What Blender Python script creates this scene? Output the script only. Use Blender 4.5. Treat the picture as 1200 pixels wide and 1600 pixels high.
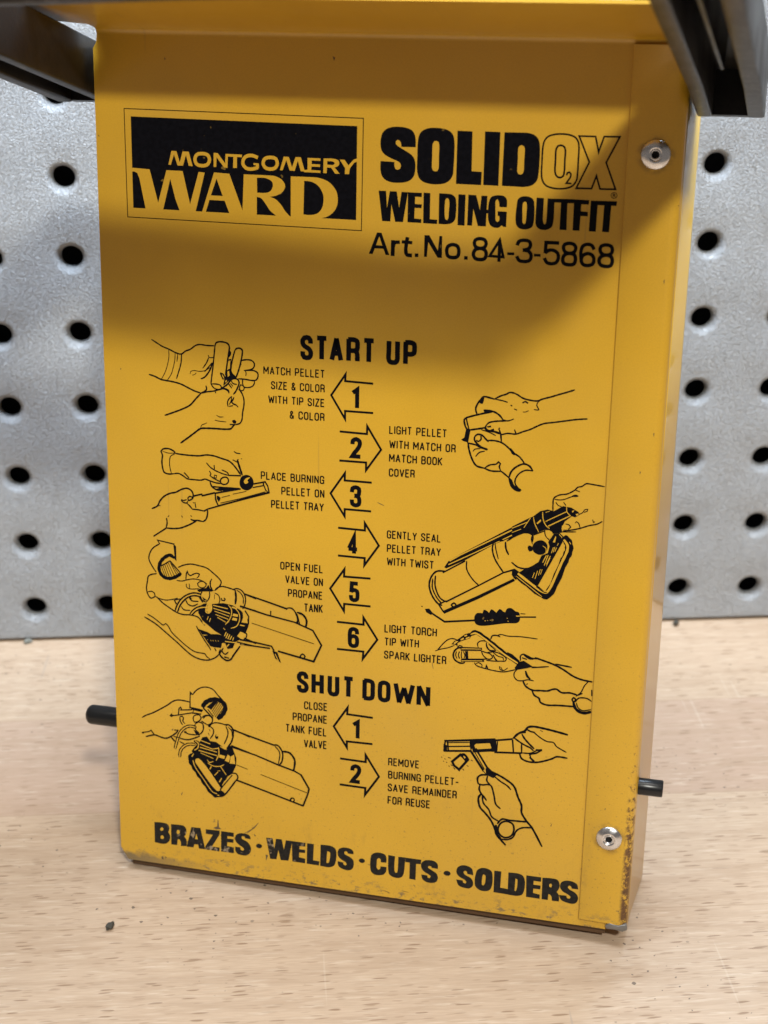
import bpy, bmesh, math, random
from mathutils import Vector, Matrix
from mathutils.geometry import tessellate_polygon

# ------------------------------------------------------------------ scene, camera, light
sc = bpy.context.scene
for o in list(bpy.data.objects):
    bpy.data.objects.remove(o)
col = sc.collection
random.seed(7)
MM = 0.001


def W(x, y, z):
    """bench millimetres (pegboard face y=0, bench top z=0) -> metres"""
    return Vector((x * MM, y * MM, z * MM))


cam_d = bpy.data.cameras.new('camera')
cam = bpy.data.objects.new('camera', cam_d)
col.objects.link(cam)
right = Vector((0.99902726, -0.04304121, -0.00959061))
down = Vector((-0.02792072, -0.44907146, -0.89305949))
fwd = Vector((0.03413149, 0.89245856, -0.44983638))
loc = W(105.297, -471.324, 285.077)
cam.matrix_world = Matrix(((right.x, -down.x, -fwd.x, loc.x), (right.y, -down.y, -fwd.y, loc.y),
                           (right.z, -down.z, -fwd.z, loc.z), (0, 0, 0, 1)))
cam_d.sensor_fit = 'VERTICAL'
cam_d.sensor_height = 36.0
cam_d.sensor_width = 27.0
cam_d.lens = 2395.14 / 1600 * 36.0
cam_d.clip_start = 0.01
cam_d.clip_end = 20.0
cam_d.dof.use_dof = True
cam_d.dof.focus_distance = 0.385
cam_d.dof.aperture_fstop = 20.0
sc.camera = cam

sc.view_settings.view_transform = 'Standard'
sc.view_settings.look = 'None'
sc.view_settings.gamma = 1.0
sc.view_settings.exposure = 0.0
sc.view_settings.use_curve_mapping = False

wd = bpy.data.worlds.new('World')
sc.world = wd
wd.use_nodes = True
bg = wd.node_tree.nodes['Background']
bg.inputs['Color'].default_value = (1.0, 0.88, 0.78, 1)
bg.inputs['Strength'].default_value = 0.18

# the welding-outfit frame: u to the right, v up the panel, n out of the panel
U = Vector((0.96028237, -0.27875355, 0.01241853))
V = Vector((0.03486095, 0.1640125, 0.98584208))
N = Vector((-0.27684377, -0.94625386, 0.16721592))
OR = W(43.258, -125.287, 4.03)


def area(name, pos, target, size, size_y, power, color):
    d = bpy.data.lights.new(name, 'AREA')
    d.shape = 'RECTANGLE'
    d.size, d.size_y = size, size_y
    d.energy = power
    d.color = color
    o = bpy.data.objects.new(name, d)
    col.objects.link(o)
    o.location = pos
    o.rotation_euler = (Vector(target) - Vector(pos)).to_track_quat('-Z', 'Y').to_euler()
    return o


mid = OR + U * .07 + V * .16
kdir = (U * .44 + V * .73 + N).normalized()
area('workshop_lamp', mid + kdir * 1.5, mid, .105, .085, 18.0, (1.0, .98, .88))
area('bench_light', W(165, -44, 470), W(140, -14, 120), .40, .05, 4.9, (.66, .82, 1.0))
area('ceiling_tube', W(110, -390, 1350), W(105, -120, 0), 1.2, .15, 12.0, (1.0, .96, .90))

# ------------------------------------------------------------------ helpers


def tag(o, label=None, cat=None, group=None, kind=None):
    if label:
        o['label'] = label
    if cat:
        o['category'] = cat
    if group:
        o['group'] = group
    if kind:
        o['kind'] = kind
    return o


def mesh_obj(name, verts, faces, mats, parent=None, smooth=False, idx=None):
    me = bpy.data.meshes.new(name)
    me.from_pydata([tuple(v) for v in verts], [], faces)
    if not isinstance(mats, (list, tuple)):
        mats = [mats]
    for m in mats:
        me.materials.append(m)
    if idx:
        for p, i in zip(me.polygons, idx):
            p.material_index = i
    for p in me.polygons:
        p.use_smooth = smooth
    me.update()
    o = bpy.data.objects.new(name, me)
    col.objects.link(o)
    if parent:
        o.parent = parent
    return o


def fix_normals(o):
    bm = bmesh.new()
    bm.from_mesh(o.data)
    bmesh.ops.remove_doubles(bm, verts=bm.verts, dist=1e-7)
    bmesh.ops.recalc_face_normals(bm, faces=bm.faces)
    bm.to_mesh(o.data)
    bm.free()


def bevel(o, w, seg=3, ang=40):
    m = o.modifiers.new('bevel', 'BEVEL')
    m.width = w
    m.segments = seg
    m.limit_method = 'ANGLE'
    m.angle_limit = math.radians(ang)
    for p in o.data.polygons:
        p.use_smooth = True
    return o


def prism(name, pts, zaxis, depth, frame, mats, parent):
    """closed outline pts (a,b) extruded; frame(a,b,c) -> Vector"""
    n = len(pts)
    vs = [frame(a, b, zaxis) for a, b in pts] + [frame(a, b, zaxis + depth) for a, b in pts]
    tri = tessellate_polygon([[Vector((a, b, 0)) for a, b in pts]])
    fs = [tuple(t) for t in tri] + [tuple(n + i for i in reversed(t)) for t in tri]
    fs += [(i, (i + 1) % n, n + (i + 1) % n, n + i) for i in range(n)]
    o = mesh_obj(name, vs, fs, mats, parent)
    fix_normals(o)
    return o


# ------------------------------------------------------------------ materials


class NT:
    def __init__(self, name):
        self.m = bpy.data.materials.new(name)
        self.m.use_nodes = True
        self.t = self.m.node_tree
        self.b = self.t.nodes['Principled BSDF']
        self.co = self.n('ShaderNodeTexCoord').outputs['Object']

    def n(self, typ, **kw):
        nd = self.t.nodes.new(typ)
        for k, v in kw.items():
            setattr(nd, k, v)
        return nd

    def link(self, a, b):
        self.t.links.new(a, b)

    def set(self, sock, v):
        if hasattr(v, 'is_output'):
            self.link(v, sock)
        else:
            sock.default_value = v

    def p(self, **kw):
        for k, v in kw.items():
            self.set(self.b.inputs[k.replace('_', ' ')], v)

    def noise(self, scale=(1, 1, 1), s=1.0, detail=2.0, rough=.5, dist=0.0, src=None):
        mp = self.n('ShaderNodeMapping')
        mp.inputs['Scale'].default_value = scale
        self.link(src or self.co, mp.inputs['Vector'])
        nz = self.n('ShaderNodeTexNoise')
        nz.inputs['Scale'].default_value = s
        nz.inputs['Detail'].default_value = detail
        nz.inputs['Roughness'].default_value = rough
        nz.inputs['Distortion'].default_value = dist
        self.link(mp.outputs[0], nz.inputs['Vector'])
        return nz.outputs['Fac']

    def ramp(self, v, a, b, lo=0.0, hi=1.0):
        r = self.n('ShaderNodeMapRange', interpolation_type='SMOOTHSTEP')
        self.set(r.inputs['Value'], v)
        r.inputs['From Min'].default_value = a
        r.inputs['From Max'].default_value = b
        r.inputs['To Min'].default_value = lo
        r.inputs['To Max'].default_value = hi
        return r.outputs['Result']

    def math(self, op, a, b=0.0, c=0.0):
        m = self.n('ShaderNodeMath', operation=op)
        self.set(m.inputs[0], a)
        self.set(m.inputs[1], b)
        self.set(m.inputs[2], c)
        return m.outputs[0]

    def mix(self, f, a, b, mode='MIX'):
        m = self.n('ShaderNodeMix', data_type='RGBA', blend_type=mode)
        self.set(m.inputs['Factor'], f)
        for s, v in ((m.inputs[6], a), (m.inputs[7], b)):
            self.set(s, v if hasattr(v, 'is_output') else (*v, 1))
        return m.outputs[2]

    def sep(self):
        s = self.n('ShaderNodeSeparateXYZ')
        self.link(self.co, s.inputs[0])
        return s.outputs

    def bump(self, h, strength, dist, prev=None):
        b = self.n('ShaderNodeBump')
        b.inputs['Strength'].default_value = strength
        b.inputs['Distance'].default_value = dist
        self.link(h, b.inputs['Height'])
        if prev is not None:
            self.link(prev, b.inputs['Normal'])
        return b.outputs[0]


def make_yellow():
    t = NT('yellow_enamel')
    x, y, z = t.sep()
    base = t.mix(t.ramp(t.noise(s=22, detail=3), .3, .7), YEL_A, YEL_B)
    # grime gathers low on the panel: fine specks, smudges, scuffed bottom edge
    low = t.ramp(y, .125, .0, .12, 1)
    vlow = t.ramp(y, .045, .0, 0, 1)
    specks = t.ramp(t.noise(s=1500, detail=1), .66, .74)
    base = t.mix(t.math('MULTIPLY', specks, t.math('MULTIPLY', low, .55)), base, (.20, .115, .03))
    spots = t.ramp(t.noise(s=420, detail=2), .70, .76)
    base = t.mix(t.math('MULTIPLY', spots, t.math('MULTIPLY', vlow, .75)), base, (.10, .06, .03))
    smud = t.math('MULTIPLY', t.ramp(t.noise((1, .5, 1), s=95, detail=5, rough=.7), .56, .74), vlow)
    base = t.mix(t.math('MULTIPLY', smud, .45), base, (.17, .10, .035))
    film = t.math('MULTIPLY', t.ramp(t.noise(s=14, detail=4, rough=.6), .45, .7), .16)
    base = t.mix(film, base, (.42, .27, .08))
    edge = t.math('MULTIPLY', t.ramp(y, .006, .0), t.ramp(t.noise((1, 1.6, 1), s=330, detail=6, rough=.75), .52, .62))
    leftlow = t.math('MULTIPLY', t.ramp(x, .035, .0), t.ramp(t.math('ADD', y, t.math('MULTIPLY', t.noise(s=300, detail=4), .006)), .0058, .0038))
    bare = t.math('MAXIMUM', t.math('MULTIPLY', edge, .8), t.math('MULTIPLY', leftlow, .85))
    base = t.mix(bare, base, (.095, .082, .062))
    # dirt held round the two rivets
    for ru, rv in ((.13555, .19845), (.1357, .02655)):
        dx = t.math('SUBTRACT', x, ru)
        dy = t.math('SUBTRACT', y, rv)
        rr = t.math('SQRT', t.math('ADD', t.math('MULTIPLY', dx, dx), t.math('MULTIPLY', dy, dy)))
        ring = t.math('MULTIPLY', t.ramp(rr, .0049, .0034), t.ramp(t.noise(s=420, detail=4), .38, .62))
        base = t.mix(t.math('MULTIPLY', ring, .55), base, (.16, .085, .02))
    # rust along the right-hand fold, worst near the foot
    fold = t.ramp(t.math('ABSOLUTE', t.math('SUBTRACT', x, .1408)), .0016, .0004)
    rn = t.math('ADD', t.noise(s=620, detail=5, rough=.7), t.ramp(y, .085, .0, -.16, .17))
    rust = t.math('MULTIPLY', fold, t.ramp(rn, .53, .66))
    rust = t.math('MULTIPLY', rust, t.ramp(y, .092, .06))
    base = t.mix(rust, base, t.mix(t.noise(s=900, detail=2), (.045, .016, .006), (.15, .06, .015)))
    fine = t.ramp(t.noise(s=2600, detail=1), .35, .65, -.0, .12)
    base = t.mix(fine, base, (.36, .20, .02))
    hair = t.math('MULTIPLY', t.ramp(t.noise((620, 14, 1), detail=1, rough=.3, dist=.2), .735, .76), t.ramp(t.noise(s=26, detail=2), .45, .6))
    base = t.mix(t.math('MULTIPLY', hair, .28), base, (.30, .18, .04))
    t.p(Base_Color=base, Roughness=t.math('ADD', t.ramp(t.noise(s=40, detail=4), .3, .7, .30, .40), t.math('MULTIPLY', rust, .4)),
        Specular_IOR_Level=.5, Coat_Weight=.35, Coat_Roughness=.12,
        Normal=t.bump(t.noise(s=900, detail=1), .05, .0002))
    return t.m


def make_wall_yellow():
    t = NT('yellow_gloss_side')
    x, y, z = t.sep()
    base = t.mix(t.noise(s=60, detail=3), YEL_A, YEL_B)
    t.p(Base_Color=base, Roughness=.35, Specular_IOR_Level=.25, Coat_Weight=.38, Coat_Roughness=.03)
    return t.m


def make_ink(name, c, worn=False):
    t = NT(name)
    base = t.mix(t.ramp(t.noise(s=900, detail=2), .35, .65), c, tuple(k * 1.5 for k in c))
    pin = t.math('MULTIPLY', t.ramp(t.noise(s=560, detail=1), .735, .76), t.ramp(t.noise(s=45, detail=2), .45, .62))
    base = t.mix(t.math('MULTIPLY', pin, .5), base, (.34, .21, .04))
    if worn:
        x, y, z = t.sep()
        area_ = t.math('MULTIPLY', t.ramp(x, .012, .022), t.ramp(x, .062, .046))
        wear = t.ramp(t.noise((1, .7, 1), s=330, detail=4, rough=.65), .585, .64)
        base = t.mix(t.math('MULTIPLY', t.math('MULTIPLY', area_, wear), .75), base, (.36, .27, .17))
    t.p(Base_Color=base, Roughness=.36, Specular_IOR_Level=.07)
    return t.m


def make_black_paint():
    t = NT('worn_black_paint')
    base = t.mix(t.ramp(t.noise(s=120, detail=5, rough=.7), .45, .75), (.008, .0075, .008), (.022, .020, .019))
    t.p(Base_Color=base, Roughness=t.ramp(t.noise(s=50, detail=4), .3, .7, .28, .45), Specular_IOR_Level=.5,
        Normal=t.bump(t.noise(s=800, detail=3), .12, .0003))
    return t.m


def make_edge_metal():
    t = NT('rubbed_edge')
    n1 = t.ramp(t.noise(s=300, detail=6, rough=.75), .42, .66)
    base = t.mix(n1, (.022, .021, .020), (.062, .060, .060))
    chips = t.ramp(t.noise(s=520, detail=3), .64, .70)
    base = t.mix(t.math('MULTIPLY', chips, .7), base, (.16, .15, .14))
    t.p(Base_Color=base, Roughness=.42, Metallic=.25, Normal=t.bump(t.noise(s=900, detail=3), .25, .0003))
    return t.m


def make_alu():
    t = NT('aluminium')
    t.p(Base_Color=t.mix(t.noise(s=500, detail=3), (.62, .62, .64), (.80, .80, .82)), Metallic=1.0,
        Roughness=t.ramp(t.noise(s=700, detail=3), .3, .7, .16, .34))
    return t.m


def make_simple(name, c, rough=.5, metal=0.0, spec=.5, bs=600, bstr=.1):
    t = NT(name)
    t.p(Base_Color=t.mix(t.noise(s=bs * .4, detail=4), tuple(k * .8 for k in c), tuple(k * 1.2 for k in c)),
        Roughness=rough, Metallic=metal, Specular_IOR_Level=spec, Normal=t.bump(t.noise(s=bs, detail=2), bstr, .0002))
    return t.m


def make_pegboard():
    t = NT('textured_grey_steel')
    h1 = t.noise((1, 1, 1.15), s=1200, detail=1.5, rough=.45, dist=.9)
    ridge = t.math('ABSOLUTE', t.math('SUBTRACT', h1, .5))
    h = t.math('SUBTRACT', 1.0, t.math('MULTIPLY', t.math('MINIMUM', ridge, .16), 6.0))
    h2 = t.noise(s=640, detail=2)
    hh = t.math('ADD', t.math('MULTIPLY', h, .55), t.math('MULTIPLY', h2, .30))
    base = t.mix(t.ramp(t.noise(s=12, detail=3), .35, .65), (.36, .375, .40), (.39, .405, .43))
    t.p(Base_Color=base, Roughness=.42, Specular_IOR_Level=.45, Normal=t.bump(hh, 1.0, .00055))
    return t.m


def make_wood():
    t = NT('beech_butcher_block')
    x, y, z = t.sep()
    # 50 mm staves along x, each with its own tone
    yy = t.math('DIVIDE', y, .05)
    row = t.math('FLOOR', yy)
    wn = t.n('ShaderNodeTexWhiteNoise', noise_dimensions='1D')
    t.set(wn.inputs['W'], t.math('ADD', row, 0.37))
    tone = wn.outputs['Value']
    # stave between 50 and 100 mm from the board is the pinkish one
    pink = t.math('COMPARE', row, -2.0, .1)
    off = t.n('ShaderNodeCombineXYZ')
    t.set(off.inputs[0], t.math('MULTIPLY', tone, 3.0))
    t.set(off.inputs[1], t.math('MULTIPLY', tone, 1.7))
    va = t.n('ShaderNodeVectorMath', operation='ADD')
    t.link(t.co, va.inputs[0])
    t.link(off.outputs[0], va.inputs[1])
    c = va.outputs[0]
    base = t.mix(tone, WOOD_A, WOOD_B)
    base = t.mix(t.math('MULTIPLY', pink, .8), base, WOOD_P)
    g1 = t.noise((22, 230, 1), detail=5, rough=.65, dist=.5, src=c)
    base = t.mix(t.ramp(g1, .40, .72, 0, .5), base, tuple(a * b for a, b in zip(WOOD_B, (.72, .66, .60))))
    g2 = t.noise((85, 760, 1), detail=3, rough=.6, src=c)
    base = t.mix(t.ramp(g2, .52, .75, 0, .34), base, (.36, .24, .155))
    g4 = t.noise((80, 620, 1), detail=3, rough=.6, src=c)
    base = t.mix(t.ramp(g4, .54, .74, 0, .32), base, (.74, .63, .51))
    # medullary flecks: short dark dashes
    tilt = t.n('ShaderNodeMapping')
    tilt.inputs['Rotation'].default_value = (0, 0, math.radians(-2))
    t.link(c, tilt.inputs['Vector'])
    def flecks(sx, sy, r0, r1, seed):
        mp = t.n('ShaderNodeMapping')
        mp.inputs['Scale'].default_value = (sx, sy, 1)
        mp.inputs['Location'].default_value = (seed, seed * .7, 0)
        t.link(tilt.outputs[0], mp.inputs['Vector'])
        wob = t.n('ShaderNodeVectorMath', operation='ADD')
        nz = t.n('ShaderNodeTexNoise')
        nz.inputs['Scale'].default_value = 1.1
        nz.inputs['Detail'].default_value = 2
        t.link(mp.outputs[0], nz.inputs['Vector'])
        sc_ = t.n('ShaderNodeVectorMath', operation='SCALE')
        t.link(nz.outputs['Color'], sc_.inputs[0])
        sc_.inputs['Scale'].default_value = .55
        t.link(mp.outputs[0], wob.inputs[0])
        t.link(sc_.outputs[0], wob.inputs[1])
        vo = t.n('ShaderNodeTexVoronoi', voronoi_dimensions='2D')
        vo.inputs['Scale'].default_value = 1.0
        t.link(wob.outputs[0], vo.inputs['Vector'])
        sp = t.n('ShaderNodeSeparateColor')
        t.link(vo.outputs['Color'], sp.inputs[0])
        amt = t.ramp(sp.outputs[0], .38, .9)
        return t.math('MULTIPLY', t.ramp(vo.outputs['Distance'], r1, r0), amt)
    fm = flecks(88, 600, .12, .20, 3.1)
    base = t.mix(t.math('MULTIPLY', fm, .85), base, (.235, .145, .085))
    fm2 = flecks(140, 950, .12, .24, 7.7)
    base = t.mix(t.math('MULTIPLY', fm2, .6), base, (.30, .20, .13))
    fm3 = flecks(75, 800, .10, .30, 1.3)
    base = t.mix(t.math('MULTIPLY', fm3, .16), base, (.72, .62, .51))
    g5 = t.noise((140, 2200, 1), detail=2, rough=.6, src=c)
    base = t.mix(t.ramp(g5, .35, .68, 0, .30), base, (.33, .235, .16))
    # dents and pale scratches running across the grain
    sc1 = t.noise((420, 16, 1), detail=1, rough=.3, src=tilt.outputs[0])
    base = t.mix(t.math('MULTIPLY', t.ramp(sc1, .76, .785), .14), base, (.66, .58, .48))
    sc2 = t.noise((300, 13, 1), detail=1, rough=.3, dist=.15)
    base = t.mix(t.math('MULTIPLY', t.ramp(sc2, .75, .775), .35), base, (.25, .23, .21))
    # stains, dirt specks
    st = t.ramp(t.noise(s=22, detail=5, rough=.65), .60, .78, 0, .22)
    base = t.mix(st, base, (.34, .29, .25))
    dots = t.math('MULTIPLY', t.ramp(t.noise(s=700, detail=0), .775, .80), t.ramp(t.noise(s=18, detail=2), .5, .62))
    base = t.mix(t.math('MULTIPLY', dots, .8), base, (.07, .05, .04))
    # stave joints
    fr = t.math('ABSOLUTE', t.math('SUBTRACT', t.math('FRACT', yy), .5))
    joint = t.ramp(fr, .4945, .499)
    base = t.mix(t.math('MULTIPLY', joint, .5), base, (.30, .20, .12))
    hb = t.math('SUBTRACT', t.math('MULTIPLY', g2, .5), t.math('MULTIPLY', fm, .8))
    t.p(Base_Color=base, Roughness=t.ramp(g1, .3, .7, .42, .58), Specular_IOR_Level=.4, Normal=t.bump(hb, .28, .00025))
    return t.m


YEL_A = (.56, .315, .018)
YEL_B = (.61, .345, .022)
WOOD_A = (.525, .40, .295)
WOOD_B = (.475, .35, .25)
WOOD_P = (.42, .29, .215)
M_YEL = make_yellow()
M_SIDE = make_wall_yellow()
M_INK = make_ink('black_print', (.0032, .0032, .0048))
M_INKW = make_ink('worn_black_print', (.015, .0135, .012), True)
M_SCR = make_simple('scratch_brown', (.10, .065, .03), .7)
M_BLK = make_black_paint()
M_EDGE = make_edge_metal()
M_ALU = make_alu()
M_RUB = make_simple('black_rubber', (.007, .0072, .008), .30, spec=.4)
M_RUBE = make_simple('rubber_end', (.05, .05, .052), .6)
M_PEG = make_pegboard()
M_HEM = make_simple('hem_shade_brown', (.085, .042, .016), .6)  # hem colour, darkened to stand for the shadow band under the front edge
M_DARK = make_simple('dark_void', (.006, .006, .007), .9)  # near-black colour standing for the unlit depth of peg and rivet holes
M_WOOD = make_wood()
M_BARE = make_simple('bare_steel', (.20, .19, .18), .4, .5, bs=900, bstr=.5)

# ------------------------------------------------------------------ bench top and pegboard


def build_bench():
    n = 24
    vs, fs = [], []
    x0, x1, y0, y1 = -700, 900, -560, 40
    for zz in (0, -40):
        vs += [W(x0, y0, zz), W(x1, y0, zz), W(x1, y1, zz), W(x0, y1, zz)]
    fs = [(0, 1, 2, 3), (7, 6, 5, 4), (0, 4, 5, 1), (1, 5, 6, 2), (2, 6, 7, 3), (3, 7, 4, 0)]
    o = mesh_obj('bench_surface', vs, fs, M_WOOD)
    tag(o, 'pale beech butcher block bench top with brown flecks and faint scratches', 'bench top', kind='structure')
    return o


bench = build_bench()


def build_pegboard():
    pitch, r0, r1, depth = 25.4, 3.45, 5.6, 1.7
    seg = 48
    i0, i1, j0, j1 = -6, 16, 0, 14
    vs, fs = [], []
    rings = [(r1, 0.0), (5.25, -.06), (4.85, -.26), (4.45, -.6), (4.1, -1.1), (3.8, -1.65), (3.6, -2.3), (3.5, -3.0), (3.45, -4.2)]
    zbase = 12.95

    def ring_sq(k):
        a = 2 * math.pi * k / seg
        c, s = math.cos(a), math.sin(a)
        m = max(abs(c), abs(s))
        return c / m * pitch / 2, s / m * pitch / 2
    for i in range(i0, i1):
        for j in range(j0, j1):
            cx, cz = i * pitch, zbase + j * pitch
            st = len(vs)
            for k in range(seg):
                dx, dz = ring_sq(k)
                zz = cz + dz
                if j == 0 and dz < 0:
                    zz = cz + dz * (zbase - 1.6) / (pitch / 2)
                vs.append(W(cx + dx, 0, zz))
            for r, d in rings:
                for k in range(seg):
                    a = 2 * math.pi * k / seg
                    vs.append(W(cx + r * math.cos(a), -d, cz + r * math.sin(a)))
            for q in range(len(rings)):
                for k in range(seg):
                    k2 = (k + 1) % seg
                    a, b = st + q * seg, st + (q + 1) * seg
                    fs.append((a + k, a + k2, b + k2, b + k))
    # folded bottom edge and the sheet's outer returns
    xa, xb = (i0 - .5) * pitch, (i1 - .5) * pitch
    st = len(vs)
    prof = [(0, 1.6), (.25, 1.0), (.8, .65), (1.6, .6), (14, .6)]
    for y, z in prof:
        vs += [W(xa, y, z), W(xb, y, z)]
    for q in range(len(prof) - 1):
        a = st + q * 2
        fs.append((a, a + 1, a + 3, a + 2))
    o = mesh_obj('pegboard', vs, fs, M_PEG, smooth=True)
    fix_normals(o)
    tag(o, 'grey textured steel pegboard with rows of round holes behind the yellow case', 'pegboard')
    zt = zbase + (j1 - .5) * pitch
    b = mesh_obj('shade_backing', [W(xa, 14.2, .6), W(xb, 14.2, .6), W(xb, 14.2, zt), W(xa, 14.2, zt)], [(0, 1, 2, 3)], M_DARK, o)  # added sheet, coloured near-black for the darkness behind the holes
    return o


pegboard = build_pegboard()

# ------------------------------------------------------------------ the yellow welding outfit case
case = bpy.data.objects.new('welding_outfit_case', None)
col.objects.link(case)
case.empty_display_size = .02
case.matrix_world = Matrix(((U.x, V.x, N.x, OR.x), (U.y, V.y, N.y, OR.y), (U.z, V.z, N.z, OR.z), (0, 0, 0, 1)))
tag(case, 'yellow sheet metal welding outfit case printed with black instructions, leaning back on the bench', 'welding kit')
PW, PH, PD, PF = 129.2, 223.17, 29.4, 141.8    # seam, bend height, depth, fold


def P(u, v, n=0.0):
    return Vector((u * MM, v * MM, n * MM))


TH = math.radians(11.5)


def F(u, s, h):
    """leaning top frame: s runs forward along it from the panel face, h square to it, h=0 is its lower edge"""
    vb = 208.3 + (u + 1) * .0063
    return P(u, vb + math.sin(TH) * s + math.cos(TH) * h, math.cos(TH) * s - math.sin(TH) * h)


def build_front():
    # printed sheet with a rolled bend at the top, running into the lip
    r = 1.6
    t = math.pi / 2 - TH
    prof = [(0, 0.0)]                                  # (n, v)
    vb = PH - r * math.tan(t / 2)
    for k in range(9):
        a = t * k / 8
        prof.append((r * (1 - math.cos(a)), vb + r * math.sin(a)))
    nb, ve = prof[-1]
    vs, fs = [], []
    outline = [(0.0, 3.2), (2.1, -.45), (136.3, -.5), (136.3, 1.2), (141.0, 1.2), (141.0, vb), (1.3, vb), (1.1, vb - 1.8), (.25, vb - 3.2)]
    o = prism('front_panel', outline, -.9 * MM, .9 * MM, lambda a, b, c: Vector((a * MM, b * MM, c)), M_YEL, case)
    # rolled bend + top lip as one folded strip
    us = [1.3, 141.0]
    pr = prof[1:] + [(nb + math.cos(TH) * q, ve + math.sin(TH) * q) for q in (.15, 3.6)]
    n = len(pr)
    for u in us:
        for a, b in pr:
            vs.append(P(u, b, a))
    for u in us:
        for i, (a, b) in enumerate(pr):
            i0, i1 = max(i - 1, 0), min(i + 1, n - 1)
            dn, dv = pr[i1][0] - pr[i0][0], pr[i1][1] - pr[i0][1]
            L = math.hypot(dn, dv)
            vs.append(P(u, b + .8 * dn / L, a - .8 * dv / L))
    for i in range(n - 1):
        fs.append((i, i + 1, n + i + 1, n + i))
        fs.append((2 * n + i, 3 * n + i, 3 * n + i + 1, 2 * n + i + 1))
        fs.append((i, 2 * n + i, 2 * n + i + 1, i + 1))
        fs.append((n + i, n + i + 1, 3 * n + i + 1, 3 * n + i))
    e = n - 1
    fs += [(e, 2 * n + e, 3 * n + e, n + e), (0, n, 3 * n, 2 * n)]
    b = mesh_obj('top_bend', vs, fs, M_YEL, case, smooth=False)
    fix_normals(b)
    for p in b.data.polygons:
        p.use_smooth = len(p.vertices) == 4
    m = b.modifiers.new('es', 'EDGE_SPLIT')
    m.split_angle = math.radians(35)
    # lip, widened unseen over both rails to stop light leaking onto the panel
    s0 = 3.6
    A0 = (nb, ve)

    def lf(a, s, h):
        return P(a, A0[1] + math.sin(TH) * s + math.cos(TH) * h, A0[0] + math.cos(TH) * s - math.sin(TH) * h)
    arc = [(-4.2 + 5.5 * (1 - .35 * (1 - math.sin(math.pi * k / 12)) * 0) * math.sin(math.pi / 2 * (1 - k / 6)), s0 + 2.2 * (1 - math.cos(math.pi / 2 * k / 6))) for k in range(7)]
    lip = [(141.0, s0)] + arc + [(-13.5, s0 + 2.2), (-13.5, 31.5), (155.5, 31.5), (155.5, s0 + 1)]
    lo = prism('top_lip', lip, 0.0, .8, lf, M_YEL, case)
    return o


front = build_front()


def build_right_side():
    # flange lapped over the printed sheet, rolled fold, glossy side wall
    r = 2.4
    fl = .75
    prof = [(PW, .03, 1.9, 222.0), (PW + .02, fl - .12, 1.9, 222.0), (PW + .14, fl, 1.9, 222.0), (PF - r, fl, 1.7, 222.0)]
    for k in range(1, 9):
        a = math.pi / 2 * k / 8
        prof.append((PF - r + r * math.sin(a), fl - r + r * math.cos(a), 1.7 - .5 * k / 8, 222.0))
    vs, fs = [], []
    rows = 24
    for u, n, a, b in prof:
        for k in range(rows + 1):
            w = 0.0
            vs.append(P(u, a + (b - a) * k / rows, n))
    m = rows + 1
    for q in range(len(prof) - 1):
        for k in range(rows):
            fs.append((q * m + k, (q + 1) * m + k, (q + 1) * m + k + 1, q * m + k + 1))
    top = len(vs)
    vs += [P(PW + .02, 222.0, .03), P(PF - r, 222.0, .03)]
    fs.append((top, top + 1, 3 * m + rows, 1 * m + rows))
    o = mesh_obj('edge_flange', vs, fs, M_YEL, case, smooth=True)
    fix_normals(o)
    s = o.modifiers.new('es', 'EDGE_SPLIT')
    s.split_angle = math.radians(50)
    # side wall
    vs, fs = [], []
    for k in range(13):
        f = k / 12
        n = fl - r - f * (PD + fl - r)
        u = PF + 1.8 * f
        vs += [P(u, 1.1 * (1 - f) + .1, n), P(u, 222.8, n)]
    for k in range(12):
        fs.append((2 * k, 2 * k + 2, 2 * k + 3, 2 * k + 1))
    sw = mesh_obj('side_wall', vs, fs, M_SIDE, case, smooth=True)
    sm = sw.modifiers.new('thick', 'SOLIDIFY')
    sm.thickness = .0008
    sm.offset = -1
    fix_normals(sw)
    # dented bare-metal tab at the foot of the flange
    tab = [(136.2, 1.0), (137.2, 2.0), (139.5, 1.5), (141.6, 2.2), (142.0, .6), (140.8, -.1), (138.6, .2), (136.6, .1)]
    bt = prism('bare_metal_tab', tab, -.5, 1.35, lambda a, b, c: P(a, b, c), M_BARE, case)
    bevel(bt, .0002, 2)


build_right_side()


def slab(name, corners, mats):
    fs = [(0, 1, 2, 3), (7, 6, 5, 4), (0, 4, 5, 1), (1, 5, 6, 2), (2, 6, 7, 3), (3, 7, 4, 0)]
    o = mesh_obj(name, corners, fs, mats, case)
    fix_normals(o)
    return o


slab('side_wall', [P(.1, 3.3, -1), P(.1, 219, -1), P(.1, 219, -PD), P(.1, .3, -PD),
                   P(.9, 3.3, -1), P(.9, 219, -1), P(.9, 219, -PD), P(.9, .3, -PD)], M_SIDE)
slab('bottom_wall', [P(2.3, .3, -1), P(140.8, .3, -1), P(141.8, .1, -PD), P(1, .1, -PD),
                     P(2.3, 1.1, -1), P(140.8, 1.1, -1), P(141.8, .9, -PD), P(1, .9, -PD)], M_YEL)
slab('added_back_wall', [P(1, .95, -PD + .1), P(142.1, .95, -PD + .1), P(142.1, 222, -PD + .1), P(1, 218.9, -PD + .1),
                   P(1, .95, -PD + .9), P(142.0, .95, -PD + .9), P(142.0, 222, -PD + .9), P(1, 218.9, -PD + .9)], M_YEL)  # unseen back, added to close the box against light leaks


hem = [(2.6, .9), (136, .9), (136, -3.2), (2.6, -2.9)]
prism('bottom_hem', hem, -2.9 * MM, .8 * MM, lambda a, b, c: Vector((a * MM, b * MM, c)), M_HEM, case)  # its brown carries the shade below the front edge


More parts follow.
